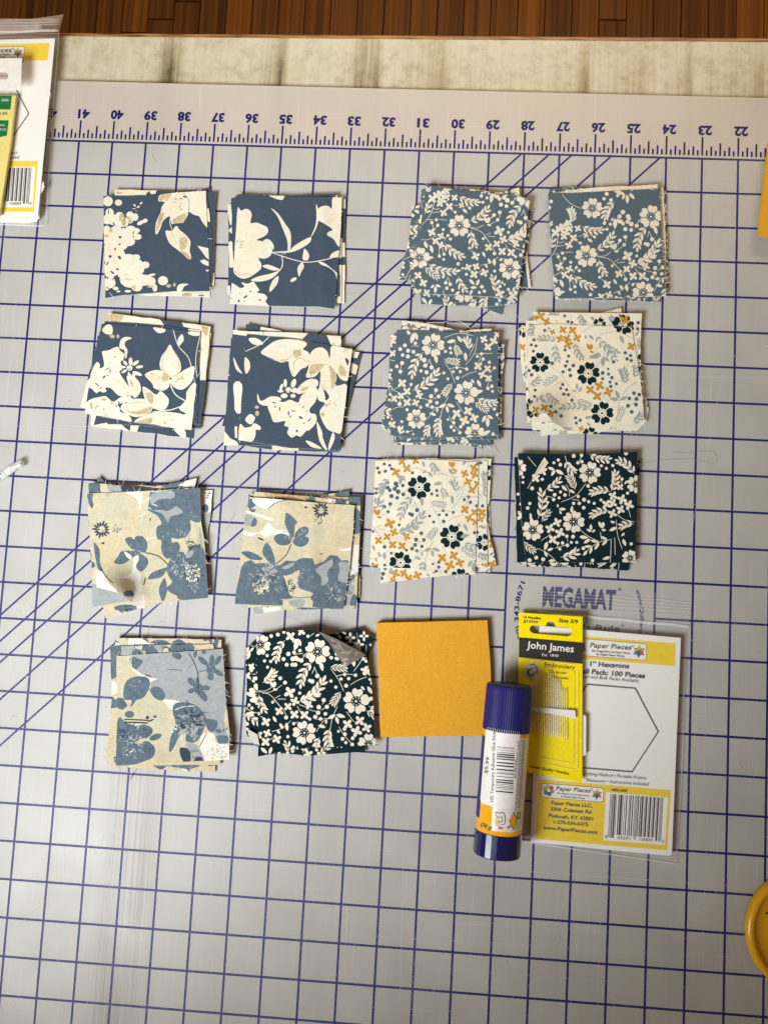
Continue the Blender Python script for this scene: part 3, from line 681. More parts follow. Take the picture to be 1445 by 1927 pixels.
# ------------------------------------------------------------------ meshing a printed sheet: one planar subdivision, one material per printed shape
def area2(p): return sum(p[i - 1][0] * p[i][1] - p[i][0] * p[i - 1][1] for i in range(len(p)))
def sheet(name, outline, motifs, base, mapper, parent=None, thick=0.016, side='raw', step=70.0, dz=None, mats=None, holes=()):
    """outline / motifs in one drawing space; mapper(x, y, lift) -> point in inches. Returns the linked object."""
    V, F, keys = [], [], []
    def addp(p, k):
        if area2(p) < 0: p = p[::-1]
        i = len(V); V.extend(Vector(q) for q in p); F.append(list(range(i, i + len(p)))); keys.append(k)
    addp(outline, base)
    xs = [p[0] for p in outline]; ys = [p[1] for p in outline]; x0, x1, y0, y1 = min(xs), max(xs), min(ys), max(ys)
    for h in holes: addp(h, '_hole')
    for poly, k, c in motifs:
        if max(p[0] for p in poly) < x0 or min(p[0] for p in poly) > x1 or max(p[1] for p in poly) < y0 or min(p[1] for p in poly) > y1: continue
        addp(poly, k)
    nx, ny = max(1, int((x1 - x0) / step)), max(1, int((y1 - y0) / step))
    for i in range(1, nx):
        for j in range(1, ny): V.append(Vector((x0 + (x1 - x0) * (i + 0.31 * (j % 2)) / nx, y0 + (y1 - y0) * j / ny)))
    vs, es, fs, ov, oe, of = delaunay_2d_cdt(V, [], F, 0, 1e-4, True)
    order = []; mi = {}
    faces, idx = [], []
    def inside(x, y, p):
        r = False; j = len(p) - 1
        for i in range(len(p)):
            if (p[i].y > y) != (p[j].y > y) and x < (p[j].x - p[i].x) * (y - p[i].y) / (p[j].y - p[i].y) + p[i].x: r = not r
            j = i
        return r
    PV = [[V[i] for i in f] for f in F]
    for f, o in zip(fs, of):
        cx_, cy_ = sum(vs[i].x for i in f) / len(f), sum(vs[i].y for i in f) / len(f)
        o = [q for q in o if inside(cx_, cy_, PV[q])]
        if 0 not in o: continue
        k = keys[max(o)]
        if any(keys[q] == '_hole' for q in o): continue
        if k not in mi: mi[k] = len(order); order.append(k)
        faces.append(list(f)); idx.append(mi[k])
    used = sorted({i for f in faces for i in f}); rm = {u: i for i, u in enumerate(used)}
    faces = [[rm[i] for i in f] for f in faces]; P = [mapper(vs[u][0], vs[u][1], 0.0) for u in used]
    # orient upward
    out = []
    for f in faces:
        a, b, c = (P[i] for i in f[:3]); n = (b - a).cross(c - a)
        out.append(f if n.z >= 0 else f[::-1])
    faces = out
    if thick:
        cnt = {}
        for f in faces:
            for i in range(len(f)): e = (f[i], f[(i + 1) % len(f)]); cnt[e] = 1
        bd = [e for e in cnt if (e[1], e[0]) not in cnt]
        if 'side' not in mi: mi['side'] = len(order); order.append('side')
        low = {}
        for e in bd:
            for v in e:
                if v not in low: low[v] = len(P); P.append(P[v] - Vector((0, 0, thick)))
        ntop = len(faces); tp = {}
        for e in bd:
            for v in e:
                if v not in tp: tp[v] = len(P); P.append(P[v].copy())
        for a, b in bd: faces.append([tp[b], tp[a], low[a], low[b]]); idx.append(mi['side'])
    mm = mats or {}
    M = [mm.get(k) or fm(side if k == 'side' else k) for k in order]
    o = mesh_obj(name, P, faces, M, idx, parent, smooth=False)
    o.data.polygons.foreach_set('use_smooth', [i < (ntop if thick else len(faces)) for i in range(len(faces))])
    return o
def wob(pts, seed, amp=5.0, n=9):
    """edge of hand-cut cloth: slightly uneven"""
    rg = random.Random(seed); out = []
    for i in range(len(pts)):
        a, b = pts[i], pts[(i + 1) % len(pts)]; L = math.hypot(b[0] - a[0], b[1] - a[1]); m = max(2, int(L / 75)); 
        for k in range(m):
            t = k / m; j = 0 if k == 0 else amp
            out.append((a[0] + (b[0] - a[0]) * t + rg.uniform(-j, j) * .6, a[1] + (b[1] - a[1]) * t + rg.uniform(-j, j) * .6))
    return out
def tube(pts, r, n=5, cap=False):
    V, F = [], []
    for i, p in enumerate(pts):
        d = (pts[min(i + 1, len(pts) - 1)] - pts[max(i - 1, 0)]).normalized(); u = d.cross(Vector((0, 0, 1)))
        if u.length < 1e-3: u = d.cross(Vector((0, 1, 0)))
        u.normalize(); w = d.cross(u); rr = r(i / (len(pts) - 1)) if callable(r) else r
        V += [p + (u * math.cos(2 * math.pi * k / n) + w * math.sin(2 * math.pi * k / n)) * rr for k in range(n)]
    for i in range(len(pts) - 1):
        for k in range(n): F.append([i * n + k, i * n + (k + 1) % n, (i + 1) * n + (k + 1) % n, (i + 1) * n + k])
    if cap: F.append(list(range(n))[::-1]); F.append([(len(pts) - 1) * n + k for k in range(n)])
    return V, F
def frayed(parent, outline, mapper, seed, key, n=26, ln=26):
    rg = random.Random(seed); V, F = [], []; N = len(outline)
    cx = sum(p[0] for p in outline) / N; cy = sum(p[1] for p in outline) / N
    for _ in range(n):
        i = rg.randrange(N); a, b = outline[i], outline[(i + 1) % N]; t = rg.random()
        x, y = a[0] + (b[0] - a[0]) * t, a[1] + (b[1] - a[1]) * t; d = math.hypot(x - cx, y - cy); ux, uy = (x - cx) / d, (y - cy) / d
        an = rg.uniform(-1.2, 1.2); ux, uy = ux * math.cos(an) - uy * math.sin(an), ux * math.sin(an) + uy * math.cos(an)
        L = rg.uniform(.3, 1.3) * ln; bb = rg.uniform(-.4, .4) * L
        pts = [mapper(x - ux * 4, y - uy * 4, 0.0), mapper(x + ux * L * .5 - uy * bb * .4, y + uy * L * .5 + ux * bb * .4, rg.uniform(0, .03)), mapper(x + ux * L - uy * bb, y + uy * L + ux * bb, rg.uniform(-.02, .02))]
        v, f = tube(pts, 0.0055, 3); o = len(V); V += v; F += [[q + o for q in g] for g in f]
    return tag(mesh_obj('frayed_edge', V, F, [fm(key)], None, parent), kind='stuff')
MN, MBp, MDp = {}, master(PAL_B), master(PAL_D)
C1m = small_floral(C1, PAL_C); MCp = master(PAL_C)
UX = {
 (1, 1): 'p ncream 405 115,720 125,700 165,690 195,500 205,395 200\np ncream 735 120,792 125,780 172,745 172\no ntan 460 158 30 10\nq ncream 1240 300,1320 300,1320 420,1240 420',
 (1, 4): 'q ncream 1260 880,1340 880,1340 1030,1250 1030\no ntan 1300 930 14 26', (1, 5): 'q ncream 620 1040,1300 1000,1300 1130,600 1110\no ntan 1070 1082 48 18\no dusk 1200 1090 30 6', (1, 2): 'q navy 0 0,1 0,1 1', (1, 3): 'q ncream 1130 150,1210 110,1200 140',
 (2, 1): 'q ncream 1120 180,1150 180,1150 210,1110 205', (2, 2): 'q ncream 1160 195,1225 195,1215 300,1160 300\nq ncream 1140 550,1215 600,1215 720,1140 760\nq ncream 1110 820,1225 800,1215 1180,1060 1180',
 (2, 3): 'p ncream 130 255,172 265,200 340,190 420,160 445\np ncream 150 490,240 435,240 530,180 530\np ncream 150 605,200 640,215 800,145 825\nq ncream 1160 210,1220 210,1215 300,1160 300\nq ncream 1150 610,1215 610,1205 740,1150 735\nq ncream 1150 815,1215 810,1215 1170,1150 1170', (2, 4): 'q ncream 130 1000,175 1000,175 1090,130 1090',
 (3, 1): 'q ncream 1090 220,1200 240,1200 265,1080 250', (3, 2): 'q ncream 340 60,820 142,870 210,360 185\no ntan 425 130 72 42\nq ncream 1020 160,1310 205,1290 700,1190 700,1180 250,1040 215\nq ntan 1200 205,1270 220,1250 300,1210 260',
 (3, 3): 'q ncream 1220 260,1310 265,1262 600,1190 600\nq ncream 1140 820,1220 820,1200 905,1130 905\no ntan 1245 440 10 30', (3, 4): 'q ncream 1140 940,1210 960,1190 1060,1120 1040', (3, 5): 'q ncream 80 990,120 760,230 640,230 990', (3, 6): 'q ncream 190 1000,252 1010,225 1110,205 1130\np ncream 205 1120,330 1088,440 1083,520 1140,560 1180,300 1150\nq ncream 565 1070,645 1080,612 1190,553 1180\np ncream 950 1140,1050 1150,1055 1245,1000 1200',
 (4, 1): 'q ncream 180 240,330 258,870 272,812 330,930 358,310 300,180 282\nq ncream 1030 280,1180 296,1180 410,1080 395\np ncream 190 490,240 590,272 642,212 600\np ncream 190 738,268 738,268 980,203 972\nq ncream 190 1120,225 1120,225 1225,190 1220', (4, 2): 'p ncream 90 1150,160 1225,225 1262,225 1320,90 1310\no ncream 140 655 16 8',
 (4, 4): 'q ncream 1255 430,1335 440,1310 500,1240 490\np ncream 1240 540,1335 585,1305 652,1225 605', (4, 3): 'q scream 440 215,640 250,610 275,430 255', (4, 5): 'q ncream 540 1290,780 1310,780 1360,540 1340', (4, 6): 'q navy 0 0,1 0,1 1',
 (5, 5): 'q scream 1215 560,1245 580,1312 1070,1270 1070', (5, 1): 'q scream 1150 150,1200 150,1205 250,1175 250', (6, 1): 'q scream 150 212,700 140,1150 120,1150 172,160 215', (6, 3): 'q scream 1158 145,1190 145,1232 1090,1190 1090',
 (7, 1): 'q scream 310 100,560 128,820 190,700 196,318 128', (7, 2): 'q scream 690 208,1140 175,1140 206,700 220', (7, 3): 'q scream 205 235,285 245,285 268,205 266',
 (8, 1): 'SF:X 322 118 40,X 268 135 28,X 375 172 38,B 500 112 400 88 3 48,D 540 118 13,D 570 170 14,D 605 178 14,B 680 98 725 190 3 45,L 770 120 815 165,L 850 170 872 118,B 960 105 990 165 3 44,D 1040 115 12,F 1065 210 105,X 1085 155 42,L 1180 300 1215 250,B 1205 420 1215 320 2 40,D 1205 180 16,D 1200 235 15,F 1215 545 80,D 470 205 14,X 640 205 20,F 855 195 60,S 600 110 590 160',
 (8, 4): 'SF:F 165 235 80,X 155 400 32,D 190 470 14,B 185 560 175 450 2 40,X 190 750 34,F 170 830 50,D 180 650 15',
 (8, 6): 'SF:F 360 1065 80,D 280 1080 15,D 245 1025 15,D 410 1125 15,B 300 1140 260 1060 2 46,B 480 1160 560 1170 3 44,S 330 1190 350 1110,D 1175 1130 15,X 1050 1150 30',
 (9, 3): 'SF:X 355 1155 42,X 430 1150 36,X 555 1170 40,X 480 1200 38,X 330 1222 32,D 245 1155 18,D 232 1195 16,D 265 1110 14,B 290 1150 330 1110 2 40,L 640 1150 665 1185,D 710 1135 16,D 800 1130 14,S 640 1140 660 1120,F 920 1140 60',
 (9, 1): 'SF:B 1160 470 1150 230 6 55,D 1130 150 14,X 1140 600 40,X 1130 660 30,D 1145 540 15,F 1160 870 78,X 1160 1085 30,B 1100 960 1190 1000 3 46,D 1100 780 13,L 1110 720 1180 740',
 (9, 2): 'SF:F 1200 240 70,X 1240 880 44,X 1235 1070 38,X 1180 1090 36,L 1215 760 1225 720,L 1200 990 1250 960,B 1195 720 1205 600 3 46,D 1255 1000 14',
 (14, 1): 'o gcream 1055 165 13 20,1055 222 13 20,1028 193 20 13,1083 193 20 13,1180 150 12 19,1180 205 12 19,1155 178 19 12,1205 178 19 12,1133 228 12 20,1133 282 12 20,1106 255 20 12,1160 255 20 12,1190 462 12 19,1190 515 12 19,1165 489 19 12\no gcream 1000 150 22 10 30,930 150 24 10 10,960 185 22 9 60\ns gcream 5 1115 150,1125 225\no gcream 165 300 22 10 -50,140 350 24 10 -60,160 470 20 36,205 560 34 18,130 700 15 15,180 715 18 18,160 760 15 15,150 880 40 16 -8\ns gcream 5 115 830,160 860,230 880',
 (11, 1): 'q dusk 110 130,235 130,240 250,110 250\nq coal 420 150,1010 170,900 205,430 215\nq haze 140 1040,520 1170,660 1280,140 1280\nq white 190 930,330 1040,400 1135,205 1085\nq haze 330 1080,420 1120,440 1170,340 1150\ns coal 8 160 1140,155 1220,145 1260', (11, 2): 'q white 940 160,1120 70,1100 190', (11, 3): 'q dusk 205 50,300 130,345 175,230 175', (11, 4): 'q white 1140 190,1270 195,1245 400,1150 400\nh coal 1215 245 34 9 3\no dusk 1190 370 30 40\nq haze 1150 430,1245 400,1225 650,1170 650', (11, 5): 'o dusk 470 1272 110 32\nh coal 470 1272 60 10 4\nq white 600 1235,660 1235,640 1270,560 1275',  # long coal strip at the top: shade in the gap, put into the cloth colour
 (12, 1): 'q umber 420 215,840 255,800 300,430 262', (12, 2): 'q umber 700 262,1180 270,1180 345,700 310\nq dusk 1180 255,1310 260,1290 345,1175 345\nq dusk 1230 345,1290 400,1290 600,1220 600\nq white 1180 700,1290 700,1270 950,1160 1000\no haze 1200 1100 40 60', (12, 3): 'q dusk 1100 230,1200 200,1195 250,1120 262\nh coal 1070 245 26 8 5', (12, 5): 'q white 400 1270,560 1262,570 1300,420 1320\no dusk 900 1275 190 20',  # umber strips: shadow above the top square, painted as cloth colour
 (13, 1): 'q dusk 120 210,235 215,230 380,195 500,120 540\np dusk 820 200,885 205,862 280,828 262\nh coal 640 238 60 18 6\nq haze 235 215,350 215,420 290,230 300\no dusk 380 285 50 38', (13, 2): 'p dusk 500 192,560 165,640 172,675 210\np dusk 690 195,760 158,825 205\nq white 290 150,420 150,500 205,300 205\nq dusk 1000 150,1060 150,1060 205\nq dusk 1075 160,1120 160,1105 240,1075 240', (13, 4): 'p dusk 590 1298,800 1285,960 1300,860 1335,860 1365,830 1365,820 1335\nq dusk 1020 1270,1110 1270,1100 1300,1020 1310',
}
BACK = {'navy': 'raw', 'slate': 'raw', 'green': 'raw', 'ivory': 'ivory', 'beige': 'raw', 'mustard': 'mustard'}
def stack(org, base, top_outline, top_mot, unders, look, where, group, height, seed, curls=(), undermot=None, label_top=None, scale=4.8167):
    ox, oy = org; n = len(unders) + 1; dz = height / n; rg = random.Random(seed)
    def zc(x, y): return 0.022 * noise.noise(Vector((x * .004 + seed, y * .004, 0))) + .010 * noise.noise(Vector((x * .013 + seed, y * .013, 5)))
    def mk(k):
        z0 = height - k * dz
        def mp(x, y, l=0.0):
            z = z0 + zc(x, y) + l
            if k == 0 and curls:
                for cx, cy, r, h in curls: z += h * math.exp(-((x - cx) ** 2 + (0 if cy is None else (y - cy) ** 2)) / (r * r)) if k == 0 else 0
            elif k == 1:
                z += 0.0
            return onz(ox + x / scale, oy + y / scale, z)
        return mp
    t0 = None
    ol = wob(top_outline, seed)
    o = sheet('fabric_square', ol, top_mot, base, mk(0), thick=dz * .8, side=BACK[base], step=42 if curls else 60)
    tag(o, label_top or ('%s square, topmost of %s' % (look, where)), 'fabric square', group)
    if base in ('slate', 'green', 'ivory', 'beige', 'navy'): frayed(o, ol, mk(0), seed, {'slate': 'scream', 'green': 'green', 'ivory': 'ivory', 'beige': 'raw', 'navy': 'raw'}[base], 44 if base != 'navy' else 16, 40)
    t0 = o
    cx = sum(p[0] for p in top_outline) / len(top_outline); cy = sum(p[1] for p in top_outline) / len(top_outline)
    for i, (quad, pos) in enumerate(unders):
        k = i + 1; ex = UX.get((seed, k)); mo = shuffled(undermot(seed * 10 + i), seed * 10 + i) if not (ex and base == 'navy') else []
        if ex: mo = (small_floral(ex[3:], PAL_C if base == 'ivory' else PAL_D) if ex.startswith('SF:') else mo + big(ex))
        mo = [m for m in mo if max(abs(m[2][0] - cx), abs(m[2][1] - cy)) > 330]
        ol = wob(quad, seed * 31 + i, 7)
        o = sheet('fabric_square', ol, mo, base, mk(k), thick=dz * .8, side=BACK[base], step=160)
        tag(o, '%s square %s, %s' % (look, pos, where), 'fabric square', group)
        if base != 'navy': frayed(o, ol, mk(k), seed * 3 + i, 'raw' if base in ('slate', 'navy') else ('green' if base == 'green' else 'ivory'), 18, 30)
    return t0, mk(0), mk
# ================================================================== floor
def wood_floor_mat():
    m, t, b = nt('floor_wood')
    co = add(t, 'ShaderNodeTexCoord'); oi = add(t, 'ShaderNodeObjectInfo')
    mp = add(t, 'ShaderNodeMapping'); mp.inputs['Scale'].default_value = (90, 8, 30)
    va = add(t, 'ShaderNodeVectorMath', operation='ADD'); link(t, co.outputs['Object'], va.inputs[0])
    sc_ = add(t, 'ShaderNodeVectorMath', operation='SCALE'); sc_.inputs['Scale'].default_value = 9.0
    cb = add(t, 'ShaderNodeCombineXYZ'); link(t, oi.outputs['Random'], cb.inputs[0]); link(t, oi.outputs['Random'], cb.inputs[1]); link(t, cb.outputs[0], sc_.inputs[0]); link(t, sc_.outputs[0], va.inputs[1])
    link(t, va.outputs[0], mp.inputs['Vector'])
    n = add(t, 'ShaderNodeTexNoise', inp={'Scale': 1.0, 'Detail': 5.0, 'Distortion': 1.2}); link(t, mp.outputs[0], n.inputs['Vector'])
    cr = add(t, 'ShaderNodeValToRGB'); e = cr.color_ramp.elements; e[0].position = .3; e[0].color = (0.13, 0.046, 0.006, 1); e[1].position = .75; e[1].color = (0.44, 0.18, 0.020, 1)
    link(t, n.outputs[0], cr.inputs[0])
    r2 = add(t, 'ShaderNodeValToRGB'); e = r2.color_ramp.elements; e[0].color = (0.62, 0.58, 0.52, 1); e[1].color = (1.2, 1.15, 1.0, 1); e.new(.5).color = (.8, .76, .7, 1)
    link(t, oi.outputs['Random'], r2.inputs[0])
    mx = add(t, 'ShaderNodeMix', data_type='RGBA', blend_type='MULTIPLY'); mx.inputs[0].default_value = 1; link(t, cr.outputs[0], mx.inputs[6]); link(t, r2.outputs[0], mx.inputs[7])
    link(t, mx.outputs[2], b.inputs['Base Color']); b.inputs['Roughness'].default_value = .42
    bm = add(t, 'ShaderNodeBump', inp={'Strength': .2, 'Distance': .0005}); link(t, n.outputs[0], bm.inputs['Height']); link(t, bm.outputs[0], b.inputs['Normal'])
    return m
FW = wood_floor_mat(); ZF = -28.5
fl = mesh_obj('floor', [(-70, -60, ZF - .2), (70, -60, ZF - .2), (70, 70, ZF - .2), (-70, 70, ZF - .2)], [[0, 1, 2, 3]], [plain('floor_gap', (0.012, 0.006, 0.003), .8)])
tag(fl, kind='structure')
rg = random.Random(4); PW = 1.76; base_plank = None; np_ = 0
x = -31.0
while x < 33:
    y = 12 + rg.uniform(-9, 0)
    while y < 48:
        L = rg.choice([9.2, 13.5, 18, 22]) * rg.uniform(.85, 1.1)
        if base_plank is None:
            w, g, h = PW / 2 - .018, .03, .19
            vs = [(-w, -.5, 0), (w, -.5, 0), (w, .5, 0), (-w, .5, 0), (-w + .02, -.498, h), (w - .02, -.498, h), (w - .02, .498, h), (-w + .02, .498, h)]
            base_plank = mesh_obj('plank', vs, [[4, 5, 6, 7], [0, 1, 5, 4], [1, 2, 6, 5], [2, 3, 7, 6], [3, 0, 4, 7]], [FW]); o = base_plank
        else: o = base_plank.copy(); C.objects.link(o)
        o.parent = fl; o.location = Vector((x, y + L / 2, ZF - .19)) * S; o.scale = (1, L - .05, 1); y += L; np_ += 1
    x += PW
# ================================================================== table
def laminate_mat():
    m, t, b = nt('table_laminate')
    co = add(t, 'ShaderNodeTexCoord'); sx = add(t, 'ShaderNodeSeparateXYZ'); link(t, co.outputs['Object'], sx.inputs[0])
    # wear stains run across the table edge at certain places (x in metres)
    r = add(t, 'ShaderNodeMapRange', inp={1: -12 * S, 2: 12 * S, 3: 0.0, 4: 1.0}); link(t, sx.outputs[0], r.inputs[0])
    cr = add(t, 'ShaderNodeValToRGB'); cr.color_ramp.interpolation = 'EASE'; el = cr.color_ramp.elements
    def fx(px): return (onz(px, 120, -.125).x + 12) / 24
    stops = [(0, .12), (285, .12), (322, 1.0), (350, .15), (480, .12), (505, .5), (533, .95), (545, .1), (650, .15), (690, .95), (716, .8), (722, .1), (800, .35), (828, .65), (850, .2), (1000, .15), (1080, .2), (1105, .95), (1118, .2), (1222, .4), (1240, .1), (1280, .3), (1299, .85), (1308, .1), (1400, .3), (1430, .6), (1445, .3)]
    el[0].position = 0; el[0].color = (.1,) * 3 + (1,); el[1].position = 1; el[1].color = (.3,) * 3 + (1,)
    for px, v in stops: el.new(max(0, min(1, fx(px)))).color = (v, v, v, 1)
    link(t, r.outputs[0], cr.inputs[0])
    mp = add(t, 'ShaderNodeMapping'); mp.inputs['Scale'].default_value = (420, 10, 1); link(t, co.outputs['Object'], mp.inputs['Vector'])
    st = add(t, 'ShaderNodeTexNoise', inp={'Scale': 1.0, 'Detail': 4.0}); link(t, mp.outputs[0], st.inputs['Vector'])
    bl = add(t, 'ShaderNodeTexNoise', inp={'Scale': 95.0, 'Detail': 8.0, 'Roughness': .75}); link(t, co.outputs['Object'], bl.inputs['Vector'])
    fy = add(t, 'ShaderNodeMapRange', inp={1: 13.3 * S, 2: 15.6 * S, 3: 1.0, 4: 0.25}); link(t, sx.outputs[1], fy.inputs[0])
    a1 = add(t, 'ShaderNodeMath', operation='MULTIPLY'); link(t, cr.outputs[0], a1.inputs[0]); link(t, fy.outputs[0], a1.inputs[1])
    s1 = add(t, 'ShaderNodeMapRange', inp={1: .3, 2: .7, 3: .35, 4: 1.5}); link(t, st.outputs[0], s1.inputs[0])
    a2 = add(t, 'ShaderNodeMath', operation='MULTIPLY'); link(t, a1.outputs[0], a2.inputs[0]); link(t, s1.outputs[0], a2.inputs[1])
    b1 = add(t, 'ShaderNodeMapRange', inp={1: .46, 2: .8, 3: 0.0, 4: .42}); link(t, bl.outputs[0], b1.inputs[0])
    a3 = add(t, 'ShaderNodeMath', operation='ADD', use_clamp=True); link(t, a2.outputs[0], a3.inputs[0]); link(t, b1.outputs[0], a3.inputs[1])
    c2 = add(t, 'ShaderNodeValToRGB'); e = c2.color_ramp.elements; e[0].color = (.62, .59, .46, 1); e[1].color = (.11, .085, .045, 1); e.new(.4).color = (.40, .35, .22, 1)
    link(t, a3.outputs[0], c2.inputs[0]); link(t, c2.outputs[0], b.inputs['Base Color']); b.inputs['Roughness'].default_value = .5
    return m
def trim_mat():
    m, t, b = nt('table_edge_wood'); co = add(t, 'ShaderNodeTexCoord'); mp = add(t, 'ShaderNodeMapping'); mp.inputs['Scale'].default_value = (40, 900, 900); link(t, co.outputs['Object'], mp.inputs[0])
    n = add(t, 'ShaderNodeTexNoise', inp={'Scale': 1.0, 'Detail': 4.0}); link(t, mp.outputs[0], n.inputs['Vector'])
    cr = add(t, 'ShaderNodeValToRGB'); e = cr.color_ramp.elements; e[0].position = .35; e[0].color = (.10, .035, .01, 1); e[1].position = .7; e[1].color = (.50, .24, .07, 1); link(t, n.outputs[0], cr.inputs[0])
    link(t, cr.outputs[0], b.inputs['Base Color']); b.inputs['Roughness'].default_value = .4; return m
def box(x0, x1, y0, y1, z0, z1): return [(x0, y0, z0), (x1, y0, z0), (x1, y1, z0), (x0, y1, z0), (x0, y0, z1), (x1, y0, z1), (x1, y1, z1), (x0, y1, z1)]
BF = [[3, 2, 1, 0], [4, 5, 6, 7], [0, 1, 5, 4], [1, 2, 6, 5], [2, 3, 7, 6], [3, 0, 4, 7]]
tb = empty('table', (0, 0, ZF), label='work table with a stained cream top and thin wooden edge under the cutting mat', cat='table')
ang = math.atan2(0.30, 20.8); YT = lambda x: 15.49 + (x + 0.5) * math.tan(ang)
v = box(-24, 24, -30, 0, -1.0, -.125); v = [(a, b if b < -1 else YT(a), c) for a, b, c in v]
mesh_obj('tabletop', v, BF, [laminate_mat()], None, tb)
v = box(-24, 24, 0, .085, -1.0, -.10); v = [(a, YT(a) + .002 + b, c) for a, b, c in v]
mesh_obj('edge_trim', v, BF, [trim_mat()], None, tb)
for lx, ly in ((-22, 13), (22, 13), (-22, -28), (22, -28)):
    v = box(lx - .7, lx + .7, ly - .7, ly + .7, ZF, -1.003); v = [((a - lx) * (.7 if c < -5 else 1) + lx, (b - ly) * (.7 if c < -5 else 1) + ly, c) for a, b, c in v]
    mesh_obj('leg', v, BF, [trim_mat() if 'tl' not in MC else MC['tl']], None, tb)
# ================================================================== cutting mat
def wcol(c, r, z=0.0): return Vector((31 - c, 12 - r, z))
def mat_mat():
    m, t, b = nt('frosted_mat')
    co = add(t, 'ShaderNodeTexCoord')
    def scr(sx, sy, lo, hi, amp, det=3.0):
        mp = add(t, 'ShaderNodeMapping'); mp.inputs['Scale'].default_value = (sx, sy, 1); mp.inputs['Rotation'].default_value = (0, 0, .01); link(t, co.outputs['Object'], mp.inputs[0])
        n = add(t, 'ShaderNodeTexNoise', inp={'Scale': 1.0, 'Detail': det, 'Roughness': .6}); link(t, mp.outputs[0], n.inputs['Vector'])
        r = add(t, 'ShaderNodeMapRange', inp={1: lo, 2: hi, 3: 0.0, 4: amp}); link(t, n.outputs[0], r.inputs[0]); return r
    v1 = scr(1300, 14, .60, .78, .16); v2 = scr(9, 900, .64, .8, .16); cl = add(t, 'ShaderNodeTexNoise', inp={'Scale': 18.0, 'Detail': 3.0}); link(t, co.outputs['Object'], cl.inputs['Vector'])
    clr = add(t, 'ShaderNodeMapRange', inp={1: .3, 2: .7, 3: -.035, 4: .035}); link(t, cl.outputs[0], clr.inputs[0])
    s = add(t, 'ShaderNodeMath', operation='ADD'); link(t, v1.outputs[0], s.inputs[0]); link(t, v2.outputs[0], s.inputs[1])
    s2 = add(t, 'ShaderNodeMath', operation='ADD'); link(t, s.outputs[0], s2.inputs[0]); link(t, clr.outputs[0], s2.inputs[1])
    # a strip worn by many cuts, left of the middle
    sx = add(t, 'ShaderNodeSeparateXYZ'); link(t, co.outputs['Object'], sx.inputs[0])
    g = add(t, 'ShaderNodeMapRange', interpolation_type='SMOOTHSTEP', inp={1: -7.7 * S, 2: -7.2 * S, 3: 0.0, 4: 1.0}); link(t, sx.outputs[0], g.inputs[0])
    g2 = add(t, 'ShaderNodeMapRange', interpolation_type='SMOOTHSTEP', inp={1: -6.6 * S, 2: -5.6 * S, 3: 1.0, 4: 0.0}); link(t, sx.outputs[0], g2.inputs[0])
    gy = add(t, 'ShaderNodeMapRange', inp={1: -4.5 * S, 2: -5.8 * S, 3: 0.0, 4: 1.0}); link(t, sx.outputs[1], gy.inputs[0])
    gg = add(t, 'ShaderNodeMath', operation='MULTIPLY'); link(t, g.outputs[0], gg.inputs[0]); link(t, g2.outputs[0], gg.inputs[1])
    gg2 = add(t, 'ShaderNodeMath', operation='MULTIPLY'); link(t, gg.outputs[0], gg2.inputs[0]); link(t, gy.outputs[0], gg2.inputs[1])
    w = scr(1900, 6, .42, .66, 1.0)
    gw = add(t, 'ShaderNodeMath', operation='MULTIPLY'); link(t, gg2.outputs[0], gw.inputs[0]); link(t, w.outputs[0], gw.inputs[1])
    mx = add(t, 'ShaderNodeMix', data_type='RGBA', blend_type='ADD'); mx.inputs[0].default_value = 1; 
    gb = add(t, 'ShaderNodeMapRange', inp={1: 11.93 * S, 2: 12.03 * S, 3: 0.0, 4: 1.0}); link(t, sx.outputs[1], gb.inputs[0])
    mb = add(t, 'ShaderNodeMix', data_type='RGBA'); link(t, gb.outputs[0], mb.inputs[0]); mb.inputs[6].default_value = (.55, .545, .525, 1); mb.inputs[7].default_value = (.62, .565, .51, 1); link(t, s2.outputs[0], mx.inputs[7])
    link(t, mb.outputs[2], mx.inputs[6])
    m2 = add(t, 'ShaderNodeMix', data_type='RGBA'); link(t, gw.outputs[0], m2.inputs[0]); link(t, mx.outputs[2], m2.inputs[6]); m2.inputs[7].default_value = (.33, .27, .25, 1)
    link(t, m2.outputs[2], b.inputs['Base Color'])
    rr = add(t, 'ShaderNodeMapRange', inp={1: .3, 2: .7, 3: .34, 4: .5}); link(t, cl.outputs[0], rr.inputs[0]); link(t, rr.outputs[0], b.inputs['Roughness'])
    fine = add(t, 'ShaderNodeTexNoise', inp={'Scale': 900.0, 'Detail': 2.0}); link(t, co.outputs['Object'], fine.inputs['Vector'])
    bm = add(t, 'ShaderNodeBump', inp={'Strength': .25, 'Distance': .0002}); link(t, fine.outputs[0], bm.inputs['Height']); link(t, bm.outputs[0], b.inputs['Normal'])
    b.inputs['Specular IOR Level'].default_value = .45
    tr = add(t, 'ShaderNodeBsdfTransparent'); ms = add(t, 'ShaderNodeMixShader'); ms.inputs[0].default_value = .80
    link(t, tr.outputs[0], ms.inputs[1]); link(t, b.outputs[0], ms.inputs[2]); link(t, ms.outputs[0], t.nodes['Material Output'].inputs['Surface'])
    return m
mt = empty('cutting_mat', (0, 0, -.12), label='frosted translucent cutting mat with a blue inch grid and upside down ruler numbers', cat='cutting mat')
ME = 20.96
X0, X1, Y0, Y1 = -22.5, 31 - 14, -29.0, 13.87
bv = [(X0, Y0, -.122), (X1, Y0, -.122), (X1, Y1, -.122), (X0, Y1, -.122), (X0, Y0, -.012), (X1, Y0, -.012), (X1, Y1, -.012), (X0, Y1, -.012), (X0 + .012, Y0 + .012, 0), (X1 - .012, Y0 + .012, 0), (X1 - .012, Y1 - .012, 0), (X0 + .012, Y1 - .012, 0)]
MAT = mat_mat()
EDGE = plain('mat_cut_edge', (.78, .77, .72), .4)
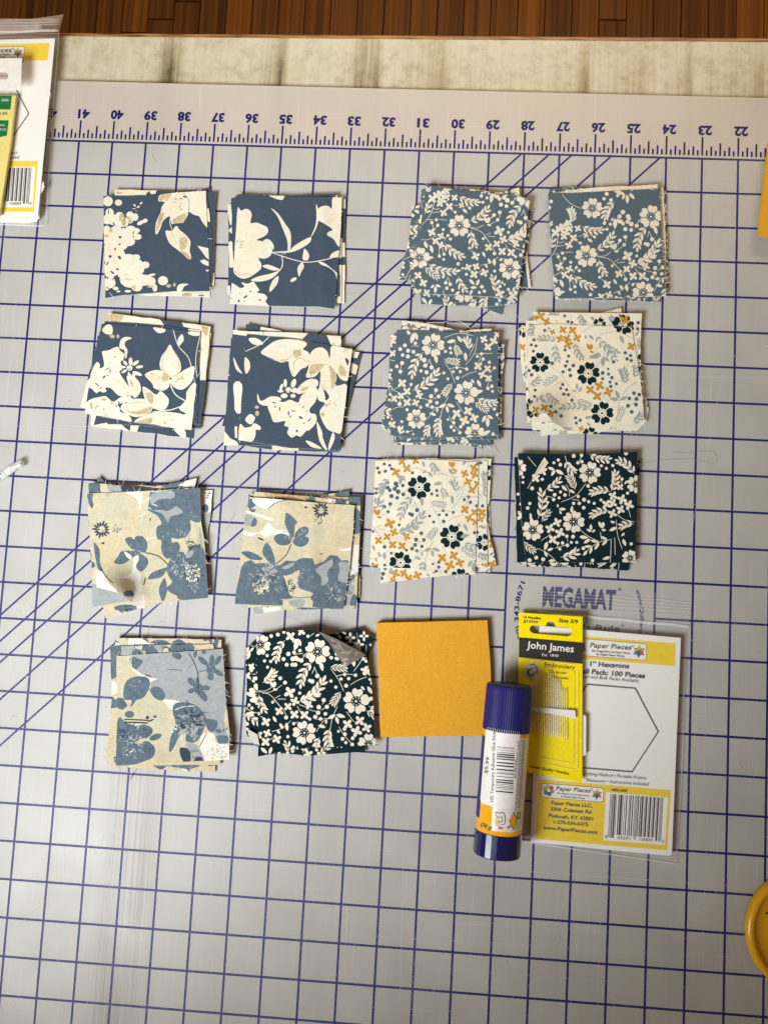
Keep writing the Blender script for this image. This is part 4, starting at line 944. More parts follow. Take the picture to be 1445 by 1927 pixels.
mesh_obj('mat_body', bv, [[8, 9, 10, 11], [0, 1, 5, 4], [1, 2, 6, 5], [2, 3, 7, 6], [3, 0, 4, 7], [4, 5, 9, 8], [5, 6, 10, 9], [6, 7, 11, 10], [7, 4, 8, 11]], [MAT, EDGE], [0] + [1] * 8, mt)
def ink_mat():
    m, t, b = nt('blue_ink'); co = add(t, 'ShaderNodeTexCoord'); mp = add(t, 'ShaderNodeMapping'); link(t, co.outputs['Object'], mp.inputs[0])
    n = add(t, 'ShaderNodeTexNoise', inp={'Scale': 1400.0, 'Detail': 3.0}); link(t, mp.outputs[0], n.inputs['Vector'])
    n2 = add(t, 'ShaderNodeTexNoise', inp={'Scale': 14.0, 'Detail': 2.0}); link(t, mp.outputs[0], n2.inputs['Vector'])
    a = add(t, 'ShaderNodeMath', operation='MULTIPLY'); link(t, n.outputs[0], a.inputs[0]); link(t, n2.outputs[0], a.inputs[1])
    cr = add(t, 'ShaderNodeValToRGB'); e = cr.color_ramp.elements; e[0].position = .33; e[0].color = (.009, .012, .135, 1); e[1].position = .50; e[1].color = (.16, .19, .42, 1)
    link(t, a.outputs[0], cr.inputs[0]); link(t, cr.outputs[0], b.inputs['Base Color']); b.inputs['Roughness'].default_value = .38
    b.inputs['Specular IOR Level'].default_value = .5
    bm = add(t, 'ShaderNodeBump', inp={'Strength': .9, 'Distance': .0004}); link(t, n.outputs[0], bm.inputs['Height']); link(t, bm.outputs[0], b.inputs['Normal'])
    return m
INK = ink_mat(); INKP = plain('blue_print', (.008, .010, .115), .5, spec=.3)
V, F = [], []
def strip(a, b, w, z):
    d = (b - a).normalized(); n = Vector((-d.y, d.x, 0)) * w / 2; i = len(V)
    V.extend([a - n + Vector((0, 0, z)), b - n + Vector((0, 0, z)), b + n + Vector((0, 0, z)), a + n + Vector((0, 0, z))]); F.append([i, i + 1, i + 2, i + 3])
LW = .058; CB = 15.0
for c in range(15, 53):
    if c in (25, 26, 27): strip(wcol(c, 0), wcol(c, 12), LW, .004); strip(wcol(c, 16.0), wcol(c, 40), LW, .004)
    else: strip(wcol(c, 0), wcol(c, 40), LW, .004)
for r in range(0, 41):
    if r in (13, 14, 15): strip(wcol(53, r), wcol(28, r), LW, .005); strip(wcol(24, r), wcol(CB, r), LW, .005)
    else: strip(wcol(53, r), wcol(CB, r), LW, .005)
for k in (28.07, 27.29, 26.65, 25.54, 24.17): strip(wcol(k, 0), wcol(k + 26, 26), LW * .92, .006)
mesh_obj('printed_grid', V, F, [INK], None, mt)
V, F = [], []
for i in range(15 * 8, 52 * 8):
    c = i / 8; L = {0: .55, 4: .38, 2: .27, 6: .27}.get(i % 8, .155); d = 1.0
    strip(wcol(c, -.095), wcol(c, -.095 - L), .052, .004)
mesh_obj('ruler_ticks', V, F, [INKP], None, mt)
# ------------------------------------------------------------------ lettering
TC = {}
def glyphs(txt, bold=0.0):
    k = (txt, bold)
    if k in TC: return TC[k]
    cu = bpy.data.curves.new('txt', 'FONT'); cu.body = txt; cu.size = 1.0; cu.offset = bold; cu.resolution_u = 2; cu.fill_mode = 'FRONT'
    o = bpy.data.objects.new('txt', cu); C.objects.link(o); dg = bpy.context.evaluated_depsgraph_get(); me = bpy.data.meshes.new_from_object(o.evaluated_get(dg))
    vs = [(v.co.x, v.co.y) for v in me.vertices]; fs = [list(p.vertices) for p in me.polygons]
    bpy.data.objects.remove(o); bpy.data.curves.remove(cu); bpy.data.meshes.remove(me)
    x0 = min(v[0] for v in vs); x1 = max(v[0] for v in vs)
    TC[k] = ([((v[0] - x0) / (x1 - x0), v[1] / .73) for v in vs], fs); return TC[k]
def text_on(name, lines, mapper, mat, parent, lift=.004):
    """lines: (string, baseline start, baseline end, cap height, bold, slant) in photo positions"""
    V, F = [], []
    for ln in lines:
        s, a, b, h = ln[:4]; bold = ln[4] if len(ln) > 4 else 0.0; sl = ln[5] if len(ln) > 5 else 0.0
        vs, fs = glyphs(s, bold); o = len(V); dx, dy = b[0] - a[0], b[1] - a[1]; L = math.hypot(dx, dy); ux, uy = dx / L, dy / L
        for u, v_ in vs:
            q = u * L + v_ * h * sl; V.append(mapper(a[0] + ux * q + uy * v_ * h, a[1] + uy * q - ux * v_ * h, lift))
        F += [[i + o for i in f] for f in fs]
    P = V; out = []
    for f in F:
        n = (P[f[1]] - P[f[0]]).cross(P[f[2]] - P[f[0]]); out.append(f if n.dot(P[f[0]] - CAM) < 0 else f[::-1])
    return mesh_obj(name, V, out, [mat], None, parent)
def decal(name, polys, mapper, parent, mats, lift=.003, step=1e9, thick=0):
    """flat print: polys [(points, key)] later ones on top, cut into one sheet per outline"""
    V, F, idx, keys = [], [], [], []
    for j, (p, k) in enumerate(polys):
        if k not in keys: keys.append(k)
        o = len(V); V += [mapper(x, y, lift + j * .00012) for x, y in p]
        n = (V[o + 1] - V[o]).cross(V[o + 2] - V[o]); f = list(range(o, len(V)))
        ar = area2(p)
        F.append(f if ar < 0 else f[::-1]); idx.append(keys.index(k))
    return mesh_obj(name, V, F, [mats[k] for k in keys], idx, parent)
# ruler numbers read upside down from here
def mat_map(px, py, l=0.0): return onz(px, py, l)
V, F = [], []
for c in range(15, 48):
    vs, fs = glyphs(str(c), .045); o = len(V); w = .385 if c % 10 != 1 else .35
    cx = c + .03
    for u, v_ in vs: V.append(wcol(cx + (u - .5) * w, -.66 - .255 + v_ * .255 * 1.0 + .0, .0045) if False else Vector((31 - cx + .10 - (u - .5) * w, 12 + .70 + .27 - v_ * .27, .0045)))
    F += [[i + o for i in f] for f in fs]
mesh_obj('ruler_numbers', V, F, [INKP], None, mt)
text_on('mat_lettering', [('MEGAMAT', (1019.5, 1139.5), (1157, 1147), 37, .04), ('®', (1162, 1112), (1169, 1112.5), 6), ("Quilter's Rule", (1018, 1184), (1166, 1189.5), 13, .01), ('®', (1167, 1180), (1173, 1180), 6)], mat_map, INKP, mt, .0045)
def arc_text(name, s, c0, R, a0, a1, h, flip):
    vs, fs = glyphs(s, .02); V = []
    for u, v_ in vs:
        a = a0 + (a1 - a0) * u; r = R + v_ * h * (1 if flip else 1)
        V.append(onz(c0[0] + r * math.cos(a), c0[1] + r * math.sin(a), .0045))
    F = []
    for f in fs:
        n = (V[f[1]] - V[f[0]]).cross(V[f[2]] - V[f[0]]); F.append(f if n.z > 0 else f[::-1])
    mesh_obj(name, V, F, [INKP], None, mt)
arc_text('phone_number', '(800) 343-8671', (1128, 1156), 152, math.radians(156), math.radians(203), 9.5, True)
arc_text('web_address', 'www.QuiltersRule.com', (1060, 1160), 144, math.radians(-20), math.radians(32), 8, True)
# ================================================================== fabric stacks
ids = {}
Q = lambda *a: [(a[i], a[i + 1]) for i in range(0, len(a), 2)]
navy_u = lambda s: random_navy(s); slate_u = lambda s: MBp; green_u = lambda s: MDp; ivory_u = lambda s: MCp; taupe_u = lambda s: random_taupe(s)
r1 = 'top row'
stack((130, 330), 'navy', Q(313, 187, 700, 182, 860, 160, 1243, 140, 1262, 600, 1275, 1050, 900, 1052, 500, 1085, 330, 1114, 320, 650), big(N1),
      [(Q(415, 127, 790, 136, 1250, 150, 1300, 600, 1278, 1000, 450, 1060), 'with pale strip along the top'), (Q(400, 170, 1335, 152, 1305, 870, 1290, 990, 380, 1080), 'jutting out at the right'),
       (Q(380, 200, 1180, 132, 1278, 108, 1290, 980, 400, 1090), 'with curled top right corner'), (Q(360, 200, 1320, 200, 1316, 1003, 900, 1060, 520, 1090), 'showing low at the right edge'), (Q(420, 200, 1260, 180, 1278, 1106, 640, 1082), 'with pale strip at the bottom')],
      'navy floral', 'first stack in top row', 'navy floral cotton squares', .15, 1, undermot=navy_u)
stack((400, 330), 'navy', Q(225, 170, 700, 190, 1172, 200, 1165, 450, 1140, 760, 1105, 1210, 960, 1190, 490, 1185, 158, 1162, 200, 700), big(N2),
      [(Q(170, 205, 1130, 168, 1145, 600, 1150, 1100, 200, 1100), 'peeking out at top corners'), (Q(240, 200, 1180, 205, 1170, 700, 1165, 1155, 300, 1150), 'pale along the right edge'), (Q(140, 262, 900, 230, 1205, 215, 1200, 700, 1195, 1160, 160, 1080), 'reaching furthest right and left'), (Q(160, 300, 1100, 260, 1175, 1100, 140, 1078), 'low at the left edge')],
      'navy floral', 'second stack in top row', 'navy floral cotton squares', .17, 2, undermot=navy_u, curls=((1010, None, 42, .035), (1130, 1150, 120, .03)))
stack((130, 570), 'navy', Q(300, 188, 750, 215, 1190, 268, 1160, 700, 1110, 1152, 540, 1075, 145, 1000, 200, 640), big(N3),
      [(Q(325, 168, 850, 205, 1190, 250, 1160, 1100, 300, 1030), 'with thin strip at the top'), (Q(357, 90, 820, 150, 1285, 215, 1240, 700, 1190, 1100, 330, 1040), 'showing wide pale strip on top'), (Q(350, 250, 1290, 275, 1240, 720, 1200, 1000, 300, 1040), 'with bright strip at the right'),
       (Q(300, 300, 1215, 320, 1195, 1140, 350, 1100), 'with frayed right edge'), (Q(280, 260, 1180, 300, 1130, 1100, 105, 945), 'poking out lower left'), (Q(260, 300, 1170, 300, 1130, 1230, 600, 1165, 200, 1115), 'reaching furthest down')],
      'navy floral', 'first stack in second row', 'navy floral cotton squares', .20, 3, undermot=navy_u)
stack((400, 570), 'navy', Q(310, 285, 760, 325, 1267, 418, 1225, 720, 1150, 1340, 700, 1315, 235, 1243, 270, 800), big(N4),
      [(Q(187, 245, 900, 278, 1160, 300, 1165, 390, 1120, 1200, 205, 1222, 190, 700), 'with white strip along the top'), (Q(168, 320, 1100, 320, 1180, 500, 1130, 1300, 100, 1290), 'jutting out at the left'), (Q(305, 190, 620, 252, 1255, 405, 1200, 700, 1140, 1335, 240, 1200), 'with folded tip above the top'),
       (Q(300, 330, 1350, 450, 1290, 700, 1160, 1200, 150, 1100), 'reaching furthest right'), (Q(200, 400, 1200, 500, 1150, 1352, 540, 1330, 320, 1300), 'with blue edge at the bottom'), (Q(300, 400, 1150, 400, 1130, 1250, 85, 1115), 'barely showing at left corner')],
      'navy floral', 'second stack in second row', 'navy floral cotton squares', .20, 4, undermot=navy_u)
stack((730, 320), 'slate', Q(340, 132, 560, 170, 900, 205, 1150, 235, 1282, 262, 1250, 600, 1195, 1000, 1175, 1165, 700, 1135, 240, 1115, 235, 800, 300, 480), [m for m in MBp if m[2][0] < 1400],
      [(Q(305, 170, 700, 170, 1000, 205, 1185, 158, 1195, 240, 1190, 1100, 240, 1070, 250, 700), 'with crumpled top right corner'), (Q(218, 330, 700, 250, 1200, 300, 1180, 1100, 215, 1075, 190, 700), 'jutting out at upper left'), (Q(240, 400, 1200, 350, 1180, 1050, 95, 995, 170, 700), 'reaching furthest left'),
       (Q(300, 300, 1305, 360, 1260, 700, 1200, 1050, 300, 1100), 'with thin strip at right'), (Q(350, 300, 1240, 600, 1295, 1065, 1210, 1060, 300, 1100), 'with white edge lower right'), (Q(300, 250, 1200, 300, 1170, 1210, 900, 1240, 300, 1215), 'with pale blue strip at bottom'), (Q(340, 300, 1150, 300, 1035, 1315, 680, 1180, 280, 1130), 'with corner poking out below')],
      'slate blue floral', 'third stack in top row', 'slate blue floral cotton squares', .24, 5, undermot=slate_u, curls=((1150, 200, 120, .05),))
f = simil((645, 505), (1103, 895), (495, 780), (1010, 1110))
stack((1000, 320), 'slate', Q(148, 208, 400, 210, 800, 185, 1155, 170, 1175, 600, 1218, 1140, 700, 1160, 215, 1165, 180, 800), xform(MBp, f),
      [(Q(170, 190, 700, 150, 1140, 130, 1150, 700, 1200, 1100, 220, 1130), 'with white strip along top'), (Q(160, 170, 450, 150, 1000, 190, 1150, 700, 1200, 1000, 200, 1100), 'with frayed upper left corner'), (Q(300, 200, 1200, 155, 1215, 600, 1222, 1080, 250, 1100), 'with white edge at right'),
       (Q(300, 200, 1215, 190, 1235, 900, 1240, 1090, 250, 1150), 'reaching furthest right'), (Q(230, 300, 1150, 250, 1165, 1195, 700, 1180, 222, 1165), 'sticking out at bottom')],
      'slate blue floral', 'fourth stack in top row', 'slate blue floral cotton squares', .22, 6, undermot=slate_u)
f = simil((1262, 235), (1103, 895), (600, 335), (450, 1005))
m3 = small_floral(B3, PAL_B)
stack((690, 580), 'slate', Q(275, 195, 600, 205, 900, 225, 1195, 218, 1192, 600, 1190, 1000, 1200, 1150, 900, 1170, 300, 1165, 215, 1150, 235, 700), m3,
      [(Q(320, 112, 560, 140, 800, 195, 1180, 260, 1180, 1100, 250, 1100), 'with white slanted top edge'), (Q(400, 240, 700, 215, 1128, 185, 1150, 700, 1150, 1100, 250, 1100), 'with white edge top right'), (Q(218, 243, 700, 300, 1150, 300, 1150, 1100, 130, 1075, 195, 700), 'poking out at upper left'),
       (Q(300, 300, 1262, 300, 1225, 650, 1215, 1190, 300, 1180), 'with frayed right edge'), (Q(260, 300, 1150, 300, 1130, 1245, 700, 1215, 245, 1218), 'with strip along the bottom'), (Q(300, 300, 1100, 300, 1040, 1275, 900, 1235, 280, 1240), 'reaching furthest down'), (Q(220, 500, 1100, 400, 1100, 1150, 150, 1100), 'reaching furthest left')],
      'slate blue floral', 'third stack in second row', 'slate blue floral cotton squares', .24, 7, undermot=slate_u)
ivt, ivm, ivk = stack((950, 570), 'ivory', Q(200, 200, 500, 192, 900, 210, 1145, 215, 1185, 450, 1225, 700, 1262, 1080, 1030, 1115, 820, 1190, 700, 1185, 560, 1150, 430, 1080, 370, 1000, 245, 995, 205, 700), C1m,
      [(Q(250, 80, 700, 90, 1240, 95, 1230, 300, 1220, 1000, 300, 1000), 'with broad strip along top'), (Q(190, 160, 900, 190, 1200, 300, 1200, 1050, 200, 1085, 180, 600), 'showing at upper left'), (Q(300, 150, 860, 90, 1050, 45, 1180, 1000, 300, 1100), 'with tip above the top'), (Q(120, 198, 700, 200, 1200, 300, 1250, 1060, 250, 1155, 150, 600), 'reaching furthest left'),
       (Q(300, 200, 1150, 300, 1300, 958, 1280, 1075, 1200, 1158, 320, 1160), 'with corner at lower right'), (Q(300, 400, 1150, 400, 1200, 1155, 800, 1165, 325, 1207), 'bright under the curled corner')],
      'cream mustard flowered', 'last stack in second row', 'cream cotton squares with mustard flowers', .22, 8, undermot=ivory_u, curls=((330, 1070, 170, .42),))
f = simil((1262, 235), (1103, 895), (570, 370), (403, 1055))
stack((670, 840), 'ivory', Q(175, 128, 600, 118, 1110, 140, 1100, 500, 1075, 1168, 870, 1160, 490, 1105, 120, 1085, 145, 700), [m for m in xform(MCp, f) if m[2][1] > 300 and not (m[2][0] > 960 and m[2][1] < 430)] + small_floral(C2X, PAL_C),
      [(Q(180, 120, 700, 108, 1190, 130, 1180, 500, 1190, 1080, 200, 1100), 'with strip at upper right'), (Q(250, 150, 1225, 112, 1205, 500, 1170, 600, 1270, 1095, 300, 1100), 'reaching furthest right'), (Q(300, 200, 1100, 200, 1060, 1160, 860, 1165, 218, 1243), 'with strip along the bottom'), (Q(300, 200, 1210, 200, 1220, 1140, 1060, 1140, 300, 1100), 'with dark flower lower right')],
      'cream mustard flowered', 'third stack in third row', 'cream cotton squares with mustard flowers', .18, 9, undermot=ivory_u)
d1t, d1m, _ = stack((940, 820), 'green', Q(165, 158, 600, 168, 900, 160, 1248, 145, 1245, 600, 1225, 1150, 900, 1150, 240, 1150, 200, 800), small_floral(D1, PAL_D),
      [(Q(130, 195, 700, 180, 1200, 200, 1200, 1100, 155, 1150, 145, 600), 'jutting out at left'), (Q(200, 200, 1275, 222, 1240, 500, 1225, 1140, 250, 1140), 'jutting out at right'), (Q(300, 300, 1200, 300, 1165, 1222, 700, 1190, 240, 1187), 'sticking out at bottom'), (Q(200, 300, 1200, 400, 1200, 1130, 180, 1160, 140, 600), 'low at the left')],
      'dark green floral', 'last stack in third row', 'dark green floral cotton squares', .22, 10, undermot=green_u)
stack((140, 880), 'beige', Q(118, 235, 600, 215, 1140, 185, 1150, 500, 1182, 700, 1212, 1180, 800, 1220, 640, 1265, 540, 1232, 440, 1170, 370, 1095, 300, 1038, 200, 930, 140, 600), big(G1),
      [(Q(130, 142, 230, 140, 700, 190, 1100, 200, 1150, 1100, 165, 1260, 150, 700), 'with grey blue upper left corner'), (Q(150, 200, 700, 180, 1110, 95, 1095, 160, 1150, 1100, 200, 1100), 'with pale tip above the top'), (Q(215, 78, 300, 150, 800, 170, 1150, 300, 1150, 1100, 200, 1240), 'with blue tip upper left'),
       (Q(200, 250, 1255, 205, 1240, 400, 1190, 720, 1205, 1100, 200, 1200), 'jutting out at right'), (Q(200, 400, 1100, 400, 1100, 1120, 600, 1280, 285, 1365, 255, 1240), 'reaching furthest down')],
      'beige blue floral', 'first stack in third row', 'beige and blue floral cotton squares', .22, 11, undermot=taupe_u, curls=((380, 1150, 175, .55), (1150, 220, 200, .04)))
stack((410, 880), 'beige', Q(285, 268, 560, 288, 840, 312, 1240, 342, 1225, 600, 1195, 900, 1140, 1280, 700, 1265, 400, 1245, 155, 1235, 190, 950, 240, 500), big(G2),
      [(Q(330, 218, 700, 250, 1190, 300, 1150, 1100, 250, 1150), 'with pale thin strip on top'), (Q(280, 240, 800, 265, 1290, 265, 1280, 700, 1255, 1250, 270, 1250), 'with wide strip at right'), (Q(300, 300, 860, 265, 1192, 205, 1200, 800, 1200, 1200, 300, 1200), 'with tip above the top'), (Q(260, 365, 1100, 300, 1292, 430, 1285, 1175, 265, 1270), 'dark at the right edge'), (Q(300, 400, 1200, 400, 1240, 1280, 570, 1290, 325, 1330), 'reaching furthest down')],
      'beige blue floral', 'second stack in third row', 'beige and blue floral cotton squares', .24, 12, undermot=taupe_u, curls=((600, 330, 150, .10), (850, None, 70, .035)))
stack((180, 1170), 'beige', Q(192, 312, 600, 285, 1155, 245, 1170, 500, 1185, 760, 1215, 1000, 1212, 1252, 700, 1275, 185, 1305, 200, 800), big(G3),
      [(Q(132, 220, 600, 208, 1065, 202, 1160, 700, 1150, 1250, 110, 1225, 150, 700), 'with blue strip at left'), (Q(180, 150, 700, 152, 1140, 165, 1150, 1200, 200, 1200), 'reaching furthest up'), (Q(200, 250, 1100, 250, 1132, 1300, 700, 1300, 132, 1315, 140, 800), 'with yellowish bottom corner'), (Q(200, 300, 1100, 300, 1085, 1362, 700, 1345, 280, 1320), 'reaching furthest down'), (Q(200, 400, 1100, 400, 1100, 1250, 85, 1262, 110, 1100), 'low at the left corner')],
      'beige blue floral', 'first stack in bottom row', 'beige and blue floral cotton squares', .24, 13, undermot=taupe_u, curls=((1210, 1100, 170, .06), (480, 1270, 150, .06), (800, 950, 160, .04)))
f = simil((1262, 235), (1103, 895), (758, 320), (640, 1055))
d2t, d2m, d2k = stack((440, 1160), 'green', Q(205, 180, 440, 135, 700, 118, 790, 150, 950, 215, 1195, 350, 1225, 480, 1250, 600, 1290, 1165, 1000, 1180, 700, 1190, 500, 1215, 220, 1270, 220, 800), [m for m in xform(MDp, f) if m[2][1] > 650 or m[2][0] > 545 and m[2][1] > 300] + small_floral(D2X, PAL_D),
      [(Q(110, 290, 205, 200, 700, 200, 1150, 110, 1260, 190, 1220, 360, 1220, 500, 1200, 1150, 190, 1160, 115, 1060, 105, 900, 120, 600), 'showing beyond the folded corner'), (Q(200, 250, 1100, 300, 1190, 1230, 900, 1245, 700, 1262, 440, 1240, 250, 1260), 'sticking out at bottom'), (Q(140, 400, 1100, 400, 1250, 620, 1200, 1150, 230, 1170, 130, 1075), 'low at the left')],
      'dark green floral', 'second stack in bottom row', 'dark green floral cotton squares', .22, 14, undermot=green_u, curls=((720, 130, 190, .16), (980, 215, 150, .12), (1195, 350, 120, .06)),
      label_top='dark green floral square with folded over corner, topmost of second stack in bottom row')
# folded corners
def flap(parent, pts, keys, mots, zf, name='folded_corner'):
    mp = lambda x, y, l=0: onz(fo[0] + x / 4.8167, fo[1] + y / 4.8167, zf(x, y) + l)
    return sheet(name, pts, mots, keys, mp, parent, thick=.012, side='raw', step=60)
fo = (440, 1160)
def zflap(x, y):
    d = ((x - 790) * (350 - 150) - (y - 150) * (1195 - 790)) / math.hypot(200, 405); d = abs(d)
    return .22 + .018 + .15 * math.exp(-((x - 800) ** 2 + (y - 150) ** 2) / 200 ** 2) + .10 * math.sin(min(1, d / 210) * math.pi) + .06 + .05 * math.exp(-((x - 980) ** 2) / 150 ** 2)
flap(d2t, Q(770, 140, 800, 150, 950, 215, 1080, 285, 1197, 350, 1010, 455, 920, 330, 860, 235), 'dback', [(leaf(*q), 'dback2', (0, 0)) for q in ((930, 230, 1000, 320, 14), (900, 260, 960, 300, 10), (960, 330, 1060, 320, 12), (1020, 350, 1080, 300, 12), (980, 400, 1040, 380, 12), (860, 205, 930, 235, 9), (1080, 320, 1150, 340, 9))] + [(disc(1010, 430, 14), 'dback2', (0, 0)), (disc(1110, 345, 13), 'dback2', (0, 0)), (stroke([(900, 250), (1000, 300), (1130, 350)], 5), 'dback2', (0, 0))], zflap)
flap(d2t, Q(125, 1020, 215, 1070, 235, 1170, 170, 1140, 135, 1075), 'back', [], lambda x, y: .26)
fo = (940, 820)
flap(d1t, Q(405, 195, 440, 245, 395, 310, 290, 390, 330, 320, 385, 225), 'scream', [(stroke([(400, 230), (370, 290), (320, 350)], 9), 'umber', (0, 0)), (stroke([(420, 250), (390, 290)], 6), 'umber', (0, 0))], lambda x, y: .27)
# mustard stack: neat pile of solid squares
pile = Q(150, 203, 1140, 180, 1163, 500, 1172, 700, 1180, 1217, 185, 1232, 170, 700)
rg = random.Random(9)
for k in range(8):
    z = .2 - k * .025; oxk, oyk = rg.uniform(-14, 8) if k else 0, rg.uniform(-10, 9) if k else 0
    mp = lambda x, y, l=0, z=z, a=oxk, b=oyk: onz(680 + (x + a) / 4.8167, 1130 + (y + b) / 4.8167, z + .014 * noise.noise(Vector((x * .004, y * .004, 3))) + l)
    o = sheet('fabric_square', wob(pile, 40 + k, 3), [], 'mustard', mp, thick=.019, side='mustard', step=90)
    tag(o, 'plain mustard yellow square, topmost of the neat pile beside the glue stick' if k == 0 else 'plain mustard yellow square lower in the neat pile beside the glue stick', 'fabric square', 'plain mustard cotton squares by the glue stick')
# mustard pile at the right edge of the mat
for k in range(10):
    z = .50 - k * .048; dx = -k * .35 + rg.uniform(-.5, .5)
    pts = [(1449 + dx, 262), (1441 + dx, 312), (1435.5 + dx, 366), (1426 + dx * .4, 443 - k * .2), (1490, 454), (1680, 470), (1700, 275)]
    mp = lambda x, y, l=0, z=z: onz(x, y, z + l)
    o = sheet('fabric_square', wob(pts, 70 + k, .6), [], 'mustard', mp, thick=.04, side='mustard', step=40)
    tag(o, 'mustard yellow square on top of the tall pile at the right edge' if k == 0 else 'mustard yellow square within the tall pile at the right edge', 'fabric square', 'mustard cotton squares at the right edge')
o = sheet('fabric_square', [(1441, 650), (1449, 640), (1520, 600), (1560, 700), (1450, 656)], [], 'umber', flat(.06), thick=.03, side='raw')
tag(o, 'tan cloth square whose tip enters the picture at the right edge', 'fabric square')
# ================================================================== small print helpers for the packets
WHITE = plain('card_white', (.90, .885, .855), .55, nvar=.012); WHITE2 = plain('paper_white', (.84, .83, .80), .7)
YEL = plain('print_yellow', (.88, .65, .008), .5); YEL2 = plain('card_yellow', (.95, .78, .0), .35, spec=.25); BLK = plain('print_black', (.022, .026, .03), .5); GRY = plain('print_grey', (.10, .10, .11), .5)
BAND = plain('band_black', (.028, .026, .022), .35, coat=.4); RED = plain('print_red', (.55, .07, .06), .5); ORG = plain('print_orange', (.70, .25, .05), .5); TEAL = plain('print_teal', (.05, .22, .28), .5)
BLU = plain('print_blue', (.03, .13, .25), .5); LIME = plain('print_lime', (.45, .55, .08), .5); GOLD = plain('print_gold', (.80, .55, .10), .5); PINK = plain('print_pink', (.60, .20, .22), .5)
PM = dict(w=WHITE, y=YEL, k=BLK, g=GRY, r=RED, o=ORG, t=TEAL, b=BLU, l=LIME, d=GOLD, p=PINK)
def rrect(a, b, c, d, r, n=3):
    """rounded quad a,b,c,d"""
    P = [a, b, c, d]; out = []
    for i in range(4):
        p, q, s = P[i - 1], P[i], P[(i + 1) % 4]
        def tw(u, v): L = math.hypot(v[0] - u[0], v[1] - u[1]); return (u[0] + (v[0] - u[0]) * r / L, u[1] + (v[1] - u[1]) * r / L)
        s0, s1 = tw(q, p), tw(q, s)
        for k in range(n + 1):
            t = k / n; out.append(((1 - t) ** 2 * s0[0] + 2 * t * (1 - t) * q[0] + t * t * s1[0], (1 - t) ** 2 * s0[1] + 2 * t * (1 - t) * q[1] + t * t * s1[1]))
    return out
def hexa(x, y, r, a=0.0): return [(x + r * math.cos(a + i * math.pi / 3), y + r * math.sin(a + i * math.pi / 3)) for i in range(6)]
def star(x, y, r, a=-math.pi / 2 + .09):
    out = []
    for i, k in enumerate('dorbtl'):
        t = a + i * math.pi / 3; c = math.cos; s = math.sin
        d = [(x, y), (x + r * .58 * c(t - math.pi / 6), y + r * .58 * s(t - math.pi / 6)), (x + r * c(t), y + r * s(t)), (x + r * .58 * c(t + math.pi / 6), y + r * .58 * s(t + math.pi / 6))]
        out.append((d, 'k')); m = (x + r * .5 * c(t), y + r * .5 * s(t)); out.append(([(m[0] + (p[0] - m[0]) * .82, m[1] + (p[1] - m[1]) * .82) for p in d], k))
    return out
def rosette(x, y, r):
    out = []
    for i, k in enumerate('rbtldo'):
        a = .35 + i * math.pi / 3; hx, hy = x + r * .66 * math.cos(a), y + r * .66 * math.sin(a); out.append((hexa(hx, hy, r * .40, math.pi / 6 + .08), 'k')); out.append((hexa(hx, hy, r * .34, math.pi / 6 + .08), 'pbtldr'[i]))
    out.append((hexa(x, y, r * .34, math.pi / 6 + .08), 'w')); return out
def badge(q, r=5): 
    c = (sum(p[0] for p in q) / 4, sum(p[1] for p in q) / 4)
    inn = [(p[0] + (c[0] - p[0]) / abs(c[0] - p[0]) * .9, p[1] + (c[1] - p[1]) / abs(c[1] - p[1]) * .9) for p in q]
    return [(rrect(*q, r), 'k'), (rrect(*inn, r * .85), 'w')]
def upc(code, tl, tr, br, bl):
    Lc = ['0001101', '0011001', '0010011', '0111101', '0100011', '0110001', '0101111', '0111011', '0110111', '0001011']
    bits = '101' + ''.join(Lc[int(d)] for d in code[:6]) + '01010' + ''.join(''.join('1' if z == '0' else '0' for z in Lc[int(d)]) for d in code[6:]) + '101'
    out = []; i = 0
    while i < 95:
        if bits[i] == '1':
            j = i
            while j < 95 and bits[j] == '1': j += 1
            g = i < 10 or i > 84 or 45 <= i < 50; e = 1.04 if g else .965
            L = lambda a, b, t: (a[0] + (b[0] - a[0]) * t, a[1] + (b[1] - a[1]) * t)
            a, b = L(tl, tr, i / 95), L(tl, tr, j / 95); c, d = L(bl, br, j / 95), L(bl, br, i / 95)
            out.append(([a, b, L(b, c, e), L(a, d, e)], 'k')); i = j
        i += 1
    return out
def card(name, quad, mapper, parent, mat, thick=.014, holes=(), step=1e9, motifs=()):
    return sheet(name, quad, motifs, 'card', mapper, parent, thick=thick, step=step, mats={'card': mat, 'side': mat}, holes=holes)
# ================================================================== bag of hexagon papers (right)
bagp = empty('hexagon_paper_packet', onz(1140, 1390, 0), label='clear zip bag of hexagon paper pieces under the yellow needle card', cat='craft packet')
zb = lambda x, y: .15 + .05 * max(0, min(1, (x - 1000) / 260))
BM = tilt(zb)
for k in range(6):    # slips of paper behind the printed card
    q = [(1014 + k * .4, 1182), (1278 - k, 1203 + k * .4), (1262 - (k % 3) * 1.6, 1607 + (k * 7 % 5) * .9), (998 + (k % 2) * 2 + k * .3, 1583 + (k * 5 % 4) * .8)]
    card('paper_slip', q, tilt(lambda x, y, k=k: zb(x, y) - .02 - k * .02), bagp, WHITE2, thick=.016)
crd = card('printed_card', [(1015, 1177.5), (1280.5, 1200.3), (1263.5, 1607), (997.6, 1581.8)], BM, bagp, WHITE, thick=.014, step=60)
polys = [([(1024, 1191.5), (1270.5, 1210.9), (1268.8, 1253.2), (1022, 1234)], 'y'), ([(1014, 1466.5), (1261.6, 1487), (1254.8, 1600), (1007, 1578.7)], 'y')]
polys += badge([(1032, 1196.4), (1216.8, 1211), (1215.5, 1243.4), (1030.5, 1229)], 6) + star(1201.8, 1226, 12.5) + rosette(1091, 1219, 11)
